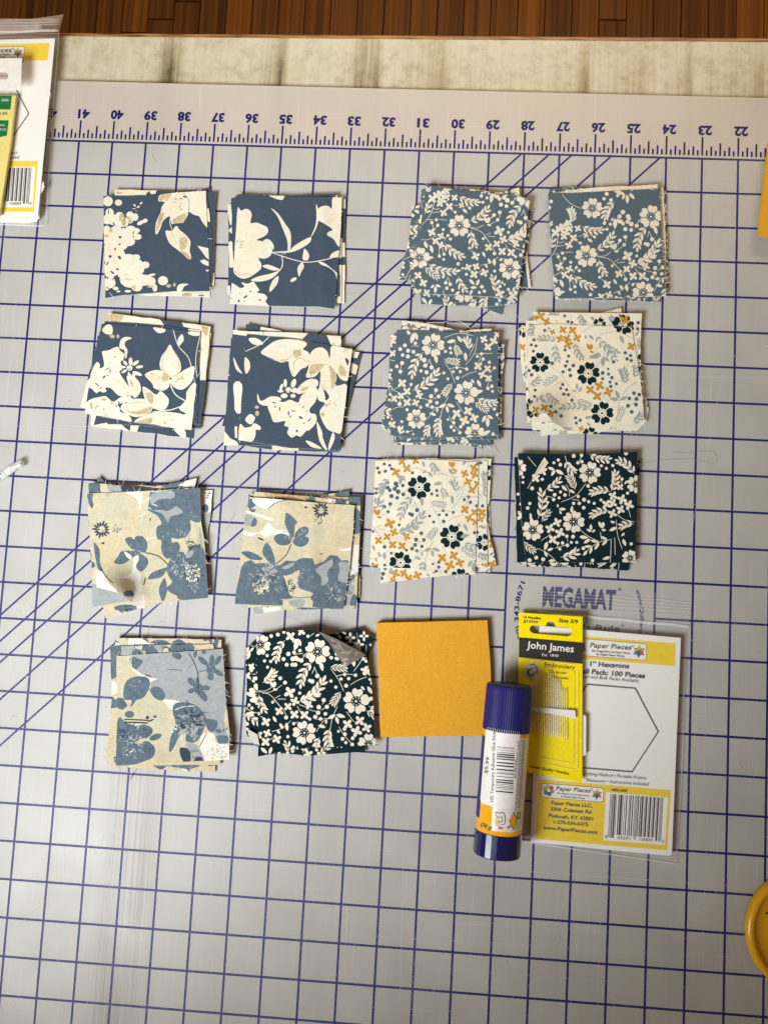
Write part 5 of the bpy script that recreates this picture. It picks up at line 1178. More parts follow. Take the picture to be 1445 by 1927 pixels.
polys += badge([(1018.8, 1473.5), (1136, 1482.3), (1134.8, 1510), (1017.6, 1500.6)], 5) + star(1122.6, 1494.9, 10.5) + rosette(1031.9, 1487.2, 10.5)
polys += [([(1140, 1490.7), (1256.5, 1500), (1251, 1590.3), (1134.6, 1581.3)], 'w')]
polys += upc('843291100000', (1147.8, 1494), (1247.5, 1501.3), (1243, 1580.2), (1143.6, 1572.8))
H = [(1104.7, 1287.8), (1194.7, 1295.3), (1237.8, 1377), (1188.6, 1452.5), (1092, 1444.5), (1052, 1363)]
for i in range(6):
    a, b = H[i], H[(i + 1) % 6]; L = math.hypot(b[0] - a[0], b[1] - a[1]); ux, uy = (b[0] - a[0]) / L, (b[1] - a[1]) / L
    a = (a[0] - ux * 1.1, a[1] - uy * 1.1); b = (b[0] + ux * 1.1, b[1] + uy * 1.1); polys.append(([(a[0] - uy * 1.2, a[1] + ux * 1.2), (b[0] - uy * 1.2, b[1] + ux * 1.2), (b[0] + uy * 1.2, b[1] - ux * 1.2), (a[0] + uy * 1.2, a[1] - ux * 1.2)], 'g'))
decal('card_print', polys, BM, crd, PM, lift=.002)
text_on('header_text', [('Paper Pieces', (1109.3, 1218.4), (1186.2, 1223), 9.3, .012, .15), ('®', (1187.5, 1218), (1192, 1218.4), 4), ('The Original Pre-Cut Paper Pieces', (1111.6, 1226.4), (1184, 1231), 3.6, .02, .15), ('for English Paper Piecing', (1120.5, 1232.6), (1174, 1236.6), 3.6, .02, .15),
    ('1” Hexagons', (1109.4, 1253.4), (1183, 1258), 9.2, .03), ('Small Pack: 100 Pieces', (1076, 1265.5), (1212.7, 1276.3), 9.2, .03), ('Large and Bulk Packs Available', (1088, 1274.6), (1200, 1284.4), 6.2, 0, .22)], BM, GRY, crd, .017)
text_on('address_text', [
    ('Quilting Method • Portable Project', (1095.5, 1458.4), (1214.8, 1467), 6.2, 0, .22), ('Necessary • Instructions Included', (1102, 1470.8), (1218.6, 1478.8), 6.2, 0, .22),
    ('Paper Pieces', (1045.4, 1487.4), (1110, 1492), 8.2, .012, .15), ('®', (1110.5, 1487), (1114.5, 1487.3), 3.6), ('The Original Pre-Cut Paper Pieces', (1047, 1494), (1108, 1499.2), 3.0, .02, .15), ('for English Paper Piecing', (1054, 1500), (1099.5, 1504), 3.0, .02, .15),
    ('Paper Pieces LLC,', (1036.5, 1513.9), (1113.6, 1519.8), 6.8, .02), ('3306 Coleman Rd.', (1034.8, 1525.6), (1113.6, 1531.6), 6.8, .02), ('Paducah, KY 42001', (1031.8, 1538), (1114.8, 1544.6), 6.8, .02), ('1-270-534-5475', (1040.7, 1550), (1105.4, 1555.2), 6.8, .02), ('www.PaperPieces.com', (1021, 1560.5), (1123, 1569.8), 6.8, .02),
    ('HEX100S', (1149.9, 1488.6), (1179.5, 1490.8), 5, .03), ('8', (1137.8, 1576.8), (1141.8, 1577.1), 6), ('43291', (1160, 1579), (1184.7, 1580.8), 6), ('10000', (1202.4, 1582.2), (1227, 1584), 6), ('0', (1244.7, 1586), (1248.7, 1586.3), 6)], BM, GRY, crd, .017)
FILM = film('clear_film', (.80, .80, .82), .055, .12, .5, 70); FILMZ = film('zip_film', (.85, .85, .88), .22, .2, .3, 300); SEAM = film('film_seam', (.95, .95, .97), .5, .25, .2)
def zfilm(x, y):
    # over the card the film rides on top, outside it sinks to the mat
    ins = min(x - (1015 - (y - 1177) * .042), (1280 - (y - 1200) * .042) - x, y - 1170 - (x - 1015) * .086, 1602 - y + (x - 1263) * .09)
    t = max(0, min(1, ins / 14 + 1)); t = t * t * (3 - 2 * t)
    return .035 + (zb(x, y) - .01) * t + .022 * noise.noise(Vector((x * .03, y * .02, 1)))
bo = [(1019, 1102), (1100, 1104), (1200, 1112), (1302, 1124), (1299, 1150), (1295, 1178), (1290, 1230), (1285, 1380), (1279, 1500), (1272.5, 1627), (1130, 1606), (981.5, 1585), (990, 1450), (1000, 1300), (1009, 1152)]
sheet('bag_front', wob(bo, 3, .8), [], 'film', tilt(zfilm), bagp, thick=0, step=12, mats={'film': FILM})
sheet('bag_back', bo, [], 'film', flat(.008), bagp, thick=0, step=400, mats={'film': FILM})
for j, (a, b, w) in enumerate((((1017, 1112), (1301, 1134), .6), ((1016, 1118), (1300.5, 1140), .9), ((1014, 1124), (1300, 1146), .6), ((1013, 1131), (1299, 1152), .8), ((1011, 1140), (1297.5, 1160), .5), ((1009, 1151), (1295.5, 1179), 2.4))):
    n = 24; P = [(a[0] + (b[0] - a[0]) * i / n, a[1] + (b[1] - a[1]) * i / n + .6 * math.sin(i * .9 + j)) for i in range(n + 1)]
    sheet('zip_track', stroke(P, w * 2, 2), [], 'z', tilt(lambda x, y: zfilm(x, y) + .012), bagp, thick=.01, step=1e9, mats={'z': SEAM if j == 5 else FILMZ, 'side': FILMZ})
for P in ([(1288, 1240), (1285, 1380), (1281, 1480), (1272, 1626)], [(1272, 1626), (1130, 1605), (981, 1584)], [(981, 1584), (990, 1450), (1000, 1300)]):
    sheet('side_seam', stroke(P, 1.6, 6), [], 'z', tilt(lambda x, y: zfilm(x, y) + .006), bagp, thick=.008, step=1e9, mats={'z': SEAM, 'side': SEAM})
# ================================================================== needle card
nc = empty('needle_card', onz(1035, 1310, 0), label='bright yellow embroidery needle card with clear blister lying on the hexagon bag', cat='needle packet')
zn = lambda x, y: .18 + .17 * (x - 975) / 120
NM = tilt(zn)
bump = [(1026.8, 1177.6)] + [(1035.4 + 8.6 * math.cos(a), 1176.6 + 7.4 * math.sin(a)) for a in [math.pi + i * math.pi / 6 for i in range(7)]] + [(1044, 1179)]
hole = [(1002, 1177.2)] + bump + [(1070, 1181.5), (1075.5, 1184.5), (1076, 1190), (1073.5, 1195.5), (1068, 1197.6), (1004, 1192), (998, 1189), (995.8, 1184.5), (997.6, 1179)]
nq = [(976.2, 1152.7), (1095.6, 1160.5), (1095.2, 1300), (1095, 1473), (1040, 1463), (974, 1449.5), (975, 1300)]
nb = card('backing_card', nq, NM, nc, YEL2, thick=.018, holes=[hole], step=20)
NP = dict(PM); NP.update(n=BAND, y=YEL2)
poly = [([(976.2, 1199.2), (1095.4, 1209), (1095.2, 1249.3), (975.8, 1236.9)], 'n')]
decal('card_print', poly, NM, nb, NP, lift=.003)
text_on('card_text', [('16 Needles', (984.5, 1163.3), (1017, 1165.8), 4.8, .03), ('JJ13539', (984, 1170.7), (1011.4, 1172.8), 4.6, .03), ('Size 3/9', (1050.7, 1170.5), (1086.8, 1173.3), 7, .03), ('Embroidery', (1023.7, 1254.2), (1081, 1260), 8.5, .01), ('A Broder', (1038.2, 1266.8), (1066, 1268.6), 5, .01), ('Sticknadeln', (1034.7, 1275), (1068.8, 1279), 5, .01), ('Finest Quality Needles', (996.3, 1444), (1070, 1458), 5.4, .02)], NM, BLK, nb, .006)
text_on('brand_name', [('John James', (990.5, 1219.6), (1078.8, 1227.6), 14, .012), ('Est. 1840', (1019.5, 1234.4), (1050, 1236.6), 5.5, 0)], NM, WHITE, nb, .008)
# emblem button: white disc with a coiled beast drawn in ink strokes
V, F = [], []
ce = (1000, 1264)
sheet('emblem_disc', disc(ce[0], ce[1], 16, 24, 17.2), [], 'd', tilt(lambda x, y: zn(x, y) + .03 - .0001 * ((x - 1000) ** 2 + (y - 1264) ** 2)), nb, thick=.026, step=4, mats={'d': plain('emblem_white', (.72, .68, .62), .4), 'side': WHITE})
em = [stroke([(1000 + r * math.cos(a), 1266 + r * math.sin(a)) for a, r in [(i * .5, 4 + .35 * i) for i in range(11)]], 2.4, 2), stroke([(1004, 1258), (1009, 1256), (1011, 1262), (1007, 1266)], 1.6), stroke([(989, 1258), (993, 1262), (991, 1268), (995, 1274)], 1.6), stroke([(996, 1272), (999, 1277), (1001, 1279)], 1.4), stroke([(996, 1252), (1002, 1250), (1008, 1254)], 1.3), stroke([(1008, 1268), (1013, 1266)], 1.2)]
sheet_z = tilt(lambda x, y: zn(x, y) + .034 - .0001 * ((x - 1000) ** 2 + (y - 1264) ** 2))
for e_ in em: pass
allp = [(e_, 'k') for e_ in em]
decal('emblem_print', allp, sheet_z, nb, PM, lift=.001)
STEEL = plain('needle_steel', (.78, .75, .66), .50, metal=.9, nvar=.0)
tops = [1289, 1286, 1284, 1276, 1274, 1266, 1268, 1260, 1259, 1268, 1272, 1278, 1281, 1293, 1296, 1295]; bots = [1382, 1384, 1385, 1385, 1386, 1386, 1387, 1387, 1388, 1388, 1389, 1390, 1391, 1394, 1395, 1394]
nproto = None
for i in range(16):
    xt = 1002.5 + i * 4.15; xb = xt + 1.0; zt = zn(xt, 1300) + .06
    a, b = onz(xt, tops[i], zt), onz(xb, bots[i] + 1, zt)
    pts = [a.lerp(b, t) for t in (0, .02, .06, .12, .5, .85, .95, 1)]
    prof = lambda t: {0: .006, 1: .011, 2: .013, 3: .0115}.get(round(t * 7), .0115 if t < .8 else (.009 if t < .95 else .0015))
    v, f_ = tube(pts, prof, 6, True); mesh_obj('needle', v, f_, [STEEL], None, nc, smooth=True)
hq = [(1000, 1330), (1082, 1337), (1083, 1352), (1077.5, 1353), (1062, 1347.5), (1000, 1337.5)]
sheet('needle_holder', hq, [], 'd', tilt(lambda x, y: zn(x, y) + .10), nc, thick=.08, step=1e9, mats={'d': WHITE2, 'side': WHITE2})
sheet('white_tab', rrect((1080, 1344), (1102.6, 1346), (1102, 1423), (1080, 1421), 5), [], 'd', tilt(lambda x, y: zn(min(x, 1096), y) - .03), nc, thick=.02, step=1e9, mats={'d': WHITE2, 'side': WHITE2})
BL = film('blister_plastic', (.80, .78, .50), .03, .06, .25, 90)
def zbl(x, y):
    e = min(x - 984, 1080 - x, y - 1244 - (x - 980) * .09, 1434 - y + (x - 984) * .17); t = max(0, min(1, e / 4.0)); return zn(x, y) + .012 + .11 * t * t * (3 - 2 * t)
sheet('blister', [(978, 1240), (1094, 1250), (1094, 1452), (976, 1432)], [], 'd', tilt(zbl), nc, thick=0, step=3.2, mats={'d': BL})
for a, b in (((1080, 1262), (1078.5, 1438)), ((1087.5, 1262), (1086.5, 1446)), ((996, 1421), (1078, 1438)), ((996, 1431), (1082, 1449)), ((985, 1241), (1080, 1250))):
    n = 10; P = [(a[0] + (b[0] - a[0]) * i / n, a[1] + (b[1] - a[1]) * i / n) for i in range(n + 1)]
    sheet('blister_ridge', stroke(P, 1.1, 1), [], 'z', tilt(lambda x, y: zn(x, y) + .035), nc, thick=.02, step=1e9, mats={'z': film('ridge_plastic', (.97, .88, .45), .38, .1, .4, 400), 'side': MC['ridge_plastic']})
# ================================================================== glue stick
GR = .60; GZ = .78
g0, g1 = onz(958.6, 1287, GZ), onz(934.0, 1606, GZ)
g0.z = GZ; g1.z = GZ; GA = (g1 - g0).normalized(); GL = (g1 - g0).length; GU = Vector((0, 0, 1)); GS = GA.cross(GU)
gs = empty('glue_stick', (g0 + g1) / 2 - Vector((0, 0, GZ)), label='large glue stick with ribbed navy cap and white price label', cat='glue stick')
NAVYP = plain('navy_plastic', (.012, .011, .13), .42, spec=.35); NAVYG = plain('navy_gloss', (.008, .008, .085), .12, coat=.3); LAB = plain('label_white', (.80, .77, .72), .35, coat=.3); ORGB = plain('label_orange', (.88, .40, .006), .3, coat=.3); STK = plain('sticker_white', (.84, .81, .78), .55)
def rev(name, prof, mat, n=72, rib=0.0, capa=True, capb=True, smooth=True):
    V, F = [], []
    for s, r in prof:
        for k in range(n):
            a = 2 * math.pi * k / n; rr = r * (1 - (rib if (k % 2) else 0)); V.append(g0 + GA * s + (GS * math.cos(a) + GU * math.sin(a)) * rr)
    for i in range(len(prof) - 1):
        for k in range(n): F.append([i * n + k, (i + 1) * n + k, (i + 1) * n + (k + 1) % n, i * n + (k + 1) % n])
    if capa: F.append([k for k in range(n)])
    if capb: F.append([(len(prof) - 1) * n + k for k in range(n)][::-1])
    o = mesh_obj(name, V, F, [mat], None, gs, smooth=smooth); return o
LC = 1.18
rev('cap', [(0, .50), (.015, .555), (.05, .585), (.12, .592), (LC - .02, .612), (LC, .606)], NAVYP, 132, .014, smooth=False)
rev('barrel', [(LC - .03, .585), (LC + .01, .597), (GL - .60, .597), (GL - .59, .585)], ORGB, 72, 0, False, False)
rev('twist_base', [(GL - .60, .592), (GL - .585, .606), (GL - .02, .606), (GL, .594)], NAVYG, 26, 0, True, True, smooth=False)
def cyl(px, py, l=0.0):
    """photo position -> point on the barrel (radius .597 + l)"""
    R = .598 + l; d = ray(px, py).normalized(); o = CAM - g0
    da = d - GA * d.dot(GA); oa = o - GA * o.dot(GA); A = da.dot(da); B = 2 * da.dot(oa); Cc = oa.dot(oa) - R * R; D = B * B - 4 * A * Cc
    t = (-B - math.sqrt(max(0, D))) / (2 * A); return CAM + d * t
def cpatch(name, s0, s1, a0, a1, mat, parent, lift, rs=0.0, n=18):
    """band on the barrel between angles a0..a1 (deg, 90 = up) and lengths s0..s1"""
    V, F = [], []; R = .597 + lift
    for i in range(n + 1):
        a = math.radians(a0 + (a1 - a0) * i / n); u = min(i, n - i) / n * (a1 - a0) * math.pi / 180 * R; q = 0
        if rs and u < rs: q = rs - math.sqrt(max(0, rs * rs - (rs - u) ** 2))
        for s in (s0 + q, s1 - q): V.append(g0 + GA * s + (GS * math.cos(a) + GU * math.sin(a)) * R)
    for i in range(n): F.append([2 * i, 2 * i + 1, 2 * i + 3, 2 * i + 2])
    me = mesh_obj(name, V, F, [mat], None, parent, smooth=True); return me
def inv(px, py):
    p = cyl(px, py) - g0; s = p.dot(GA); q = p - GA * s; return s, math.degrees(math.atan2(q.dot(GU), q.dot(GS)))
barrel = [o for o in gs.children if o.name.startswith('barrel')][0]
# right-hand side of the barrel is white, left-hand strip navy
sR, aR = inv(985, 1450); sC, aC = inv(925, 1545); sL, aL = inv(908.5, 1450); s0_, _ = inv(975, 1390); s1_, _ = inv(950, 1566)
lo, hi = sorted((aR, aC))
dirn = 1 if aR > aC else -1
cpatch('label_white_panel', s0_, s1_, aC, aR + dirn * 60, LAB, barrel, .003)
cpatch('label_navy_strip', inv(910, 1384)[0], inv(898, 1537)[0], aL + (4 if dirn > 0 else -4) * 0, aL - dirn * 70, NAVYP, barrel, .003)
sa, aa = inv(908.8, 1440); sb_, ab = inv(974, 1440)
st0, st1 = inv(942, 1372)[0] + .015, inv(940, 1520)[0]
cpatch('price_sticker', st0, st1, aa, ab, STK, barrel, .007, rs=.09, n=30)
# bars of the price sticker run across the stick
V, F = [], []
rg = random.Random(2); y = 1404.5
while y < 1489:
    w = rg.choice([.8, .8, 1.2, 2.2, 2.6]); xl, xr = 934.8 - (y - 1404) * .03, 968 - (y - 1404) * .035; o = len(V); n = 6
    for i in range(n + 1):
        x = xl + (xr - xl) * i / n; yy = y + (x - xl) * .09; V += [cyl(x, yy, .0085), cyl(x, yy + w, .0085)]
    for i in range(n): F.append([o + 2 * i, o + 2 * i + 1, o + 2 * i + 3, o + 2 * i + 2])
    y += w + rg.choice([1.4, 2.0, 3.2, 4.6])
mesh_obj('barcode', V, F, [BLK], None, barrel)
text_on('label_text', [('$5.99', (916.6, 1456), (920.4, 1425), 6.6, .02), ('505 Temporary Adhesive Glue Stick', (927.8, 1510.5), (932.2, 1376), 6.6, .015), ('451081645', (970.6, 1465), (973.6, 1429), 5)], cyl, GRY, barrel, .0092)
text_on('origin_text', [('Made in China', (977, 1395), (973.6, 1430), -3.6)], cyl, BLK, barrel, .0088)
text_on('weight_text', [('(36 g)', (903.5, 1553.5), (924, 1562.5), 7.5, .02)], cyl, BLK, barrel, .0088)
tiny = []
rg = random.Random(8)
for xo in (979.5, 983.2, 986.2):
    y = 1393
    while y < 1520:
        L = rg.uniform(4, 11); x = xo - (y - 1393) * .076; tiny.append(([(x, y), (x + .9, y + .05), (x + .9 - L * .076, y + L), (x - L * .076, y + L)], 'g')); y += L + rg.uniform(1, 2)
decal('fine_print', tiny, cyl, barrel, PM, lift=.0085)
# little drawings: sewing machine, folded cloth, arrows
art = [(stroke([(932, 1528), (938, 1530), (947, 1530), (950, 1538), (949, 1550), (941, 1552)], 1.3), 'g'), (stroke([(938, 1551), (938, 1546), (944, 1547), (944, 1538), (936, 1538), (932, 1533), (932, 1528)], 1.1), 'g'), ([(931, 1539), (936, 1539.5), (936, 1554), (931, 1553)], 'd'),
       ([(966.5, 1527), (972, 1542), (965, 1562), (958, 1545)], 'k'), ([(966.3, 1529.5), (970.7, 1542), (965, 1559), (959.2, 1545)], 'o2'), ([(969, 1546), (972.4, 1550), (968.6, 1562.5), (965.8, 1558)], 'l'), ([(972.6, 1529), (979, 1528.6), (978.4, 1541), (972, 1541)], 'k'), ([(973.3, 1530), (978.3, 1529.6), (977.7, 1540), (972.8, 1540)], 'l'),
       ([(938, 1553), (940, 1557), (946, 1557), (946, 1560), (938, 1560.5)], 'r'), ([(960, 1552), (960, 1556), (956, 1560), (953, 1556), (957, 1556)], 'r')]
PA = dict(PM); PA['o2'] = ORGB
decal('label_drawings', art, cyl, barrel, PA, lift=.0085)
# ================================================================== bag at the upper left with needle packet and tag
lb = empty('hexagon_paper_packet', onz(40, 240, 0), label='clear zip bag of hexagon paper pieces overhanging the table at upper left', cat='craft packet')
zl = lambda x, y: .30
LM = flat(.30)
for k in range(6):
    q = [(-150, 80), (103 - k, 76), (96 - k * .8, 130), (73 + (3 if k == 3 else 0) - k * .5, 404 + k * 2.5), (58 - k * 3, 405 + k * 3), (48 - k * 4, 413 + k * 1.2), (-150, 412 + k * 2)]
    card('paper_slip', q, flat(.28 - k * .024), lb, WHITE2, thick=.02)
for q in ([(82, 340), (84, 352), (79.5, 362), (72, 369)], [(92, 168), (97, 176), (93, 190), (88, 190)]):
    card('paper_corner', q, flat(.27), lb, WHITE2, thick=.015)
cl = card('printed_card', [(-150, 78), (104, 72.2), (96, 160), (72.2, 404), (-150, 408)], LM, lb, WHITE, thick=.014)
pl = [([(-150, 86), (94, 81), (90, 113.6), (-150, 117)], 'y'), ([(-150, 303), (72, 302.7), (64.8, 398.6), (-150, 398)], 'y')]
pl += badge([(-100, 90), (48, 87), (45, 118), (-100, 120)], 5) + star(34.3, 99, 9.5, -math.pi / 2) + [([(-30, 314), (67.3, 313.5), (62, 390), (-30, 390)], 'w')]
pl += upc('843291100000', (-43, 316), (59.8, 315.6), (55, 381), (-48, 381))
HH = [(31.8, 169.4), (54.8, 214), (20.5, 263.5)]
for a, b in ((HH[0], HH[1]), (HH[1], HH[2])):
    L = math.hypot(b[0] - a[0], b[1] - a[1]); ux, uy = (b[0] - a[0]) / L, (b[1] - a[1]) / L
    pl.append(([(a[0] - uy, a[1] + ux), (b[0] - uy, b[1] + ux), (b[0] + uy, b[1] - ux), (a[0] + uy, a[1] - ux)], 'g'))
decal('card_print', pl, LM, cl, PM, lift=.002)
text_on('card_text', [('Paper Pieces', (-57, 99), (22, 97.8), 9, .012, .15), ('®', (23.5, 94), (27, 94), 4), ('The Original Pre-Cut Paper Pieces', (-55, 105), (18.5, 103.5), 3.4, .02, .15), ('for English Paper Piecing', (-45, 110), (10.5, 108.6), 3.4, .02, .15), ('Quilting Method • Portable Project', (-90, 291), (33.3, 289.7), 6.2, 0, .22), ('Necessary • Instructions Included', (-86, 300), (35.8, 298.8), 6.2, 0, .22), ('10000', (19, 385.6), (40.3, 385.4), 5.2), ('0', (56, 385.3), (59.8, 385.3), 5.2)], LM, GRY, cl, .017)
def zlf(x, y):
    t = max(0, min(1, ((104 - (y - 72) * .09) - x) / 14 + 1, )); t = t * t * (3 - 2 * t); u = max(0, min(1, (432 - y) / 14)); w = max(0, min(1, (y - 20) / 30))
    return (.07 if y > 72 else .20) + .26 * t * u * 1.0 * (.3 + .7 * w) + .02 * noise.noise(Vector((x * .035, y * .02, 7)))
lo_ = [(-150, 34), (0, 35), (60, 35.3), (95, 31), (120.2, 27.1), (116.5, 42), (112.7, 56), (111, 100), (105.9, 153), (102.5, 190), (99.6, 220), (95.3, 287), (91.5, 387), (86, 425.4), (60, 424), (0, 420), (-150, 420)]
sheet('bag_front', lo_, [], 'film', tilt(zlf), lb, thick=0, step=12, mats={'film': film('clear_film_b', (.80, .78, .76), .07, .15, .5, 70)})
sheet('bag_back', lo_, [], 'film', flat(.02), lb, thick=0, step=400, mats={'film': FILM})
sheet('bag_mouth', [(-150, 34), (0, 35), (60, 35.3), (95, 31), (120.2, 27.1), (112.7, 57), (0, 65), (-150, 66)], [], 'film', tilt(lambda x, y: zlf(x, y) + .02), lb, thick=0, step=12, mats={'film': film('zip_mouth_film', (.74, .62, .54), .50, .28, .3, 120)})
for j, (a, b, w) in enumerate((((-150, 42), (117, 36), .5), ((-150, 46.5), (116, 41), .8), ((-150, 51), (115, 46), .5), ((-150, 64), (112.7, 57.5), 2.0), ((112, 60), (99.8, 218), .7), ((99.6, 220), (86.5, 424), .6), ((-150, 420), (86, 425), .8))):
    n = 20; P = [(a[0] + (b[0] - a[0]) * i / n, a[1] + (b[1] - a[1]) * i / n + .5 * math.sin(i * .8 + j)) for i in range(n + 1)]
    sheet('zip_track' if j < 4 else 'side_seam', stroke(P, w * 2, 2), [], 'z', tilt(lambda x, y: zlf(x, y) + .03), lb, thick=.01, step=1e9, mats={'z': SEAM, 'side': FILMZ})
np2 = empty('needle_packet', onz(-20, 290, 0), label='pale yellow needle packet with green panels lying on the left bag', cat='needle packet')
PYEL = plain('packet_yellow', (.80, .70, .24), .4); GRN = plain('packet_green', (.012, .17, .045), .4)
npm = flat(.50)
pk = sheet('packet_body', [(-140, 178), (30.5, 179.5), (21, 265), (8.7, 349), (-1, 405), (-140, 400)], [], 'd', npm, np2, thick=.10, step=1e9, mats={'d': PYEL, 'side': PYEL})
decal('packet_print', [([(-140, 179), (23, 180), (20.5, 206), (-140, 205)], 'g'), ([(-60, 225), (17.2, 226.5), (13.7, 255), (0, 258.2), (-60, 258)], 'g')], npm, pk, {'g': GRN}, .003)
text_on('packet_text', [('NEEDLES', (-22, 215.8), (14.7, 215.6), 5, .01)], npm, BLK, pk, .006)
text_on('packet_text_white', [('r. 2006', (-3, 190.6), (17.4, 190.4), 4.6), ('ENT:', (-3, 237.5), (10.8, 237.3), 4), ('ITCO', (-1, 245.8), (12.5, 245.6), 4.2)], npm, WHITE, pk, .006)
tgo = sheet('paper_tag', [(-140, 110), (41.7, 109.6), (40.2, 168), (-140, 169)], [], 'd', flat(.72), None, thick=.02, step=30, mats={'d': WHITE2, 'side': WHITE2})
tag(tgo, 'white paper tag standing off the left bag above the green packet', 'tag')
decal('tag_print', [(rrect((-40, 136), (16, 136.4), (15.6, 149.6), (-40, 149.6), 6), 'q')], flat(.72), tgo, {'q': plain('tag_rose', (.52, .44, .40), .6)}, .003)
text_on('tag_text', [('Avon', (0.5, 144.6), (15, 144.6), 5, 0, .2)], flat(.72), GRY, tgo, .006)
# ================================================================== yellow round dish lower right
dc = onz(1519.5, 1758, .30); dc.z = 0
dish = empty('plastic_disc', dc, label='round yellow plastic case with raised rim at the lower right edge', cat='plastic case')
YP = plain('yellow_plastic', (.80, .40, .004), .32, coat=.3); R0 = 1.54
prof = [(0, 1.30), (0, R0 - .12), (.05, R0 - .03), (.16, R0), (.26, R0 - .02), (.31, R0 - .07), (.325, R0 - .13), (.30, R0 - .19), (.24, R0 - .235), (.19, R0 - .26), (.18, 1.0), (.18, .02)]
n = 96; V, F = [], []
for z, r in prof: V += [dc + Vector((r * math.cos(2 * math.pi * k / n), r * math.sin(2 * math.pi * k / n), z + .002)) for k in range(n)]
for i in range(len(prof) - 1):
    for k in range(n): F.append([i * n + k, i * n + (k + 1) % n, (i + 1) * n + (k + 1) % n, (i + 1) * n + k])
F.append([(len(prof) - 1) * n + k for k in range(n)])
mesh_obj('case_shell', V, F, [YP], None, dish, smooth=True)
p0, p1 = onz(1440.6, 1720, .2), onz(1452, 1713, .2)
v, f_ = tube([p0, p0.lerp(p1, .3), p0.lerp(p1, .7), p1], .022, 8, True); mesh_obj('slot', v, f_, [plain('slot_dark', (.02, .015, .01), .6)], None, dish, smooth=True)
# ================================================================== clear ribbed tube at the left edge
a, b = onz(-120, 965, .12), onz(43, 872, .12); ns = 60
pts = [a.lerp(b, i / ns) + Vector((0, .03 * math.sin(i * .25), 0)) for i in range(ns + 1)]
v, f_ = [], []
m_ = 14
for i, p in enumerate(pts):
    d = (b - a).normalized(); u = d.cross(Vector((0, 0, 1))).normalized(); w = u.cross(d)
    for k in range(m_):
        an = 2 * math.pi * k / m_; r = .108 * (1 + .09 * math.sin(2 * an + i * .55)); v.append(p + u * math.cos(an) * r + w * math.sin(an) * r)
for i in range(ns):
    for k in range(m_): f_.append([i * m_ + k, i * m_ + (k + 1) % m_, (i + 1) * m_ + (k + 1) % m_, (i + 1) * m_ + k])
f_.append([ns * m_ + k for k in range(m_)]); f_.append([k for k in range(m_)][::-1])
tb_ = mesh_obj('clear_tube', v, f_, [film('silvery_plastic', (.86, .90, .86), .55, .12, 1.0, 260)], None, None, smooth=True)
tag(tb_, 'clear twisted plastic tube end lying on the mat at the left edge', 'tube')
# ================================================================== loose threads
def thread(pts, key, label, r=.006, z=.012):
    P = []
    q = [pts[0]] + pts + [pts[-1]]
    for i in range(1, len(q) - 2):
        a, b, c, d = q[i - 1:i + 3]
        for k in range(6):
            t = k / 6; t2 = t * t; t3 = t2 * t
            P.append(tuple(.5 * (2 * b[j] + (c[j] - a[j]) * t + (2 * a[j] - 5 * b[j] + 4 * c[j] - d[j]) * t2 + (3 * b[j] - a[j] - 3 * c[j] + d[j]) * t3) for j in (0, 1)))
    P.append(pts[-1])
    W = [onz(x, y, z + .02 * math.sin(i * .4) ** 2) for i, (x, y) in enumerate(P)]
    v, f = tube(W, r, 5, True); o = mesh_obj('thread', v, f, [fm(key)], None, None, smooth=True); tag(o, label, 'thread', 'stray threads'); return o
thread([(803, 607), (830, 607), (850, 603), (868, 606), (884, 618)], 'scream', 'white thread looping over the top of the slate stack in second row', .006, .27)
thread([(926, 832), (931, 840), (936, 850)], 'mustard' if False else 'umber', 'short reddish thread below the slate stack in second row', .005)
thread([(246, 1467), (252, 1455), (261, 1443)], 'coal', 'short dark thread below the beige stack in bottom row', .006)
thread([(395, 1040), (400, 1020), (425, 995), (440, 968)], 'white', 'white thread trailing right of the first stack in third row', .005, .03)
thread([(1199, 875), (1240, 866), (1300, 864), (1345, 872), (1340, 850), (1290, 852), (1265, 850)], 'haze', 'grey looping thread lying right of the dark green stack', .0024)
thread([(541, 1160), (580, 1180), (610, 1195), (640, 1205)], 'white', 'fine white thread above the dark green stack in bottom row', .0035)
thread([(320, 1195), (338, 1190), (350, 1196), (352, 1202)], 'white', 'curled white thread above the beige stack in bottom row', .004, .25)
thread([(700, 1298), (704, 1310), (697, 1315)], 'green', 'short green thread beside the plain mustard pile', .005, .05)
thread([(280, 1194), (281, 1180), (300, 1172), (310, 1170)], 'white', 'tiny white thread under the first stack in third row', .004)
thread([(945, 632), (955, 620), (963, 612)], 'white', 'fine white thread between slate and cream stacks in second row', .004)

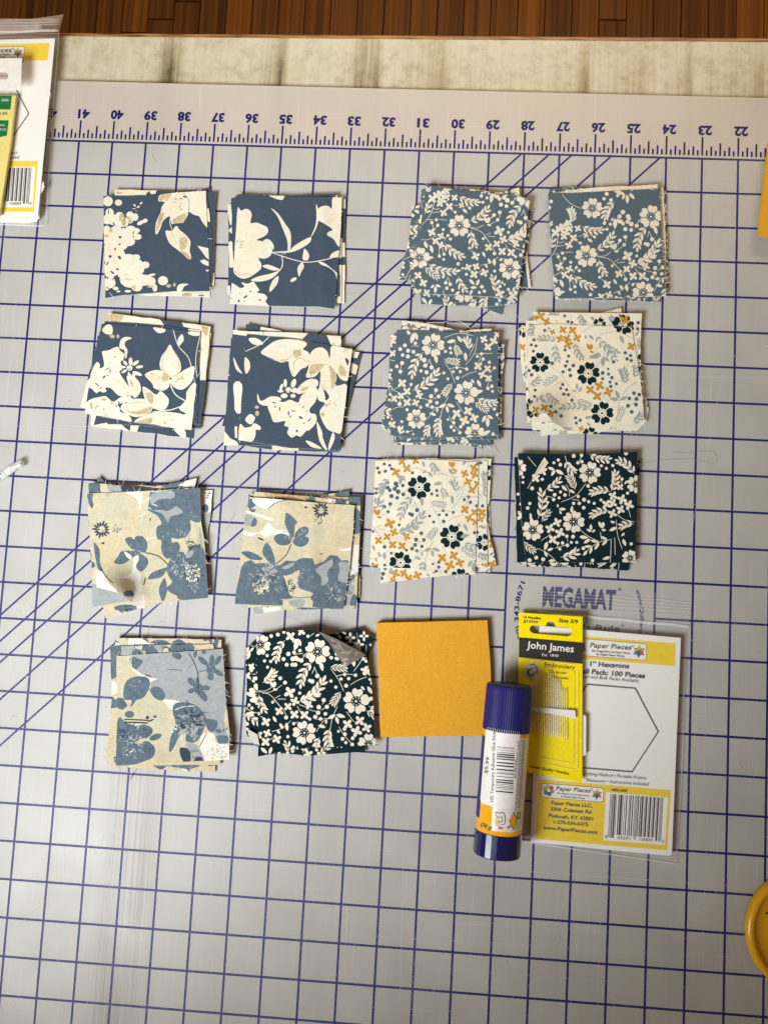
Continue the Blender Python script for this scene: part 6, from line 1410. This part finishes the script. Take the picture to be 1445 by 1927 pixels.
# ------------------------------------------------------------------ blade cuts in the mat and lint lying on it
rg = random.Random(77); V, F = [], []
CUT = film('cut_mark', (.86, .84, .80), .34, .5, .1, 200)
cuts = [((640, 1757), (1370, 1800)), ((700, 1762), (1330, 1803)), ((820, 1822), (1290, 1858)), ((700, 1895), (1200, 1922)), ((1000, 1640), (1400, 1668)), ((905, 1735), (1330, 1768)), ((1330, 1540), (1322, 1760)), ((1352, 1540), (1346, 1700)), ((880, 1520), (886, 1800)),
        ((1310, 1250), (1300, 1700)), ((1330, 1100), (1324, 1500)), ((20, 690), (6, 800)), ((32, 560), (14, 760)), ((44, 560), (30, 740)), ((76, 600), (60, 780)), ((430, 250), (520, 240)), ((10, 1350), (14, 1290)), ((960, 1880), (1000, 1850)), ((850, 1700), (870, 1702)), ((1360, 700), (1300, 1000)), ((700, 250), (980, 262)), ((0, 800), (230, 812)), ((120, 800), (190, 806)), ((600, 1480), (590, 1700)), ((560, 1600), (556, 1900)), ((640, 1500), (634, 1760)), ((760, 1600), (752, 1900)), ((1080, 1700), (1072, 1920)), ((1130, 1640), (1124, 1900))]
for _ in range(70):
    x, y = rg.uniform(-20, 1460), rg.uniform(300, 1950); L = rg.uniform(12, 110); a = rg.choice([1.62, 1.62, 1.60, 0.05, 0.06]) + rg.gauss(0, .03)
    if rg.random() < .2: a = rg.uniform(0, 3)
    cuts.append(((x, y), (x + L * math.cos(a), y + L * math.sin(a))))
for a, b in cuts: strip(onz(*a), onz(*b), rg.uniform(.006, .015), .0075)
tag(mesh_obj('cut_mark', V, F, [CUT], None, mt), kind='stuff')
V2, F2 = [], []
for _ in range(110):
    x, y = rg.uniform(-10, 1450), rg.uniform(200, 1920); L = rg.uniform(4, 20); a = rg.uniform(0, 6.28); b = a + rg.uniform(-1.4, 1.4)
    p = [onz(x, y, .012), onz(x + L * .5 * math.cos(a), y + L * .5 * math.sin(a), .02), onz(x + L * .5 * (math.cos(a) + math.cos(b)), y + L * .5 * (math.sin(a) + math.sin(b)), .012)]
    v, f = tube(p, rg.uniform(.0022, .004), 3); o = len(V2); V2 += v; F2 += [[q + o for q in g] for g in f]
tag(mesh_obj('lint', V2, F2, [fm('white')], None, None), label='scattered fine white lint hairs lying over the cutting mat', kind='stuff')
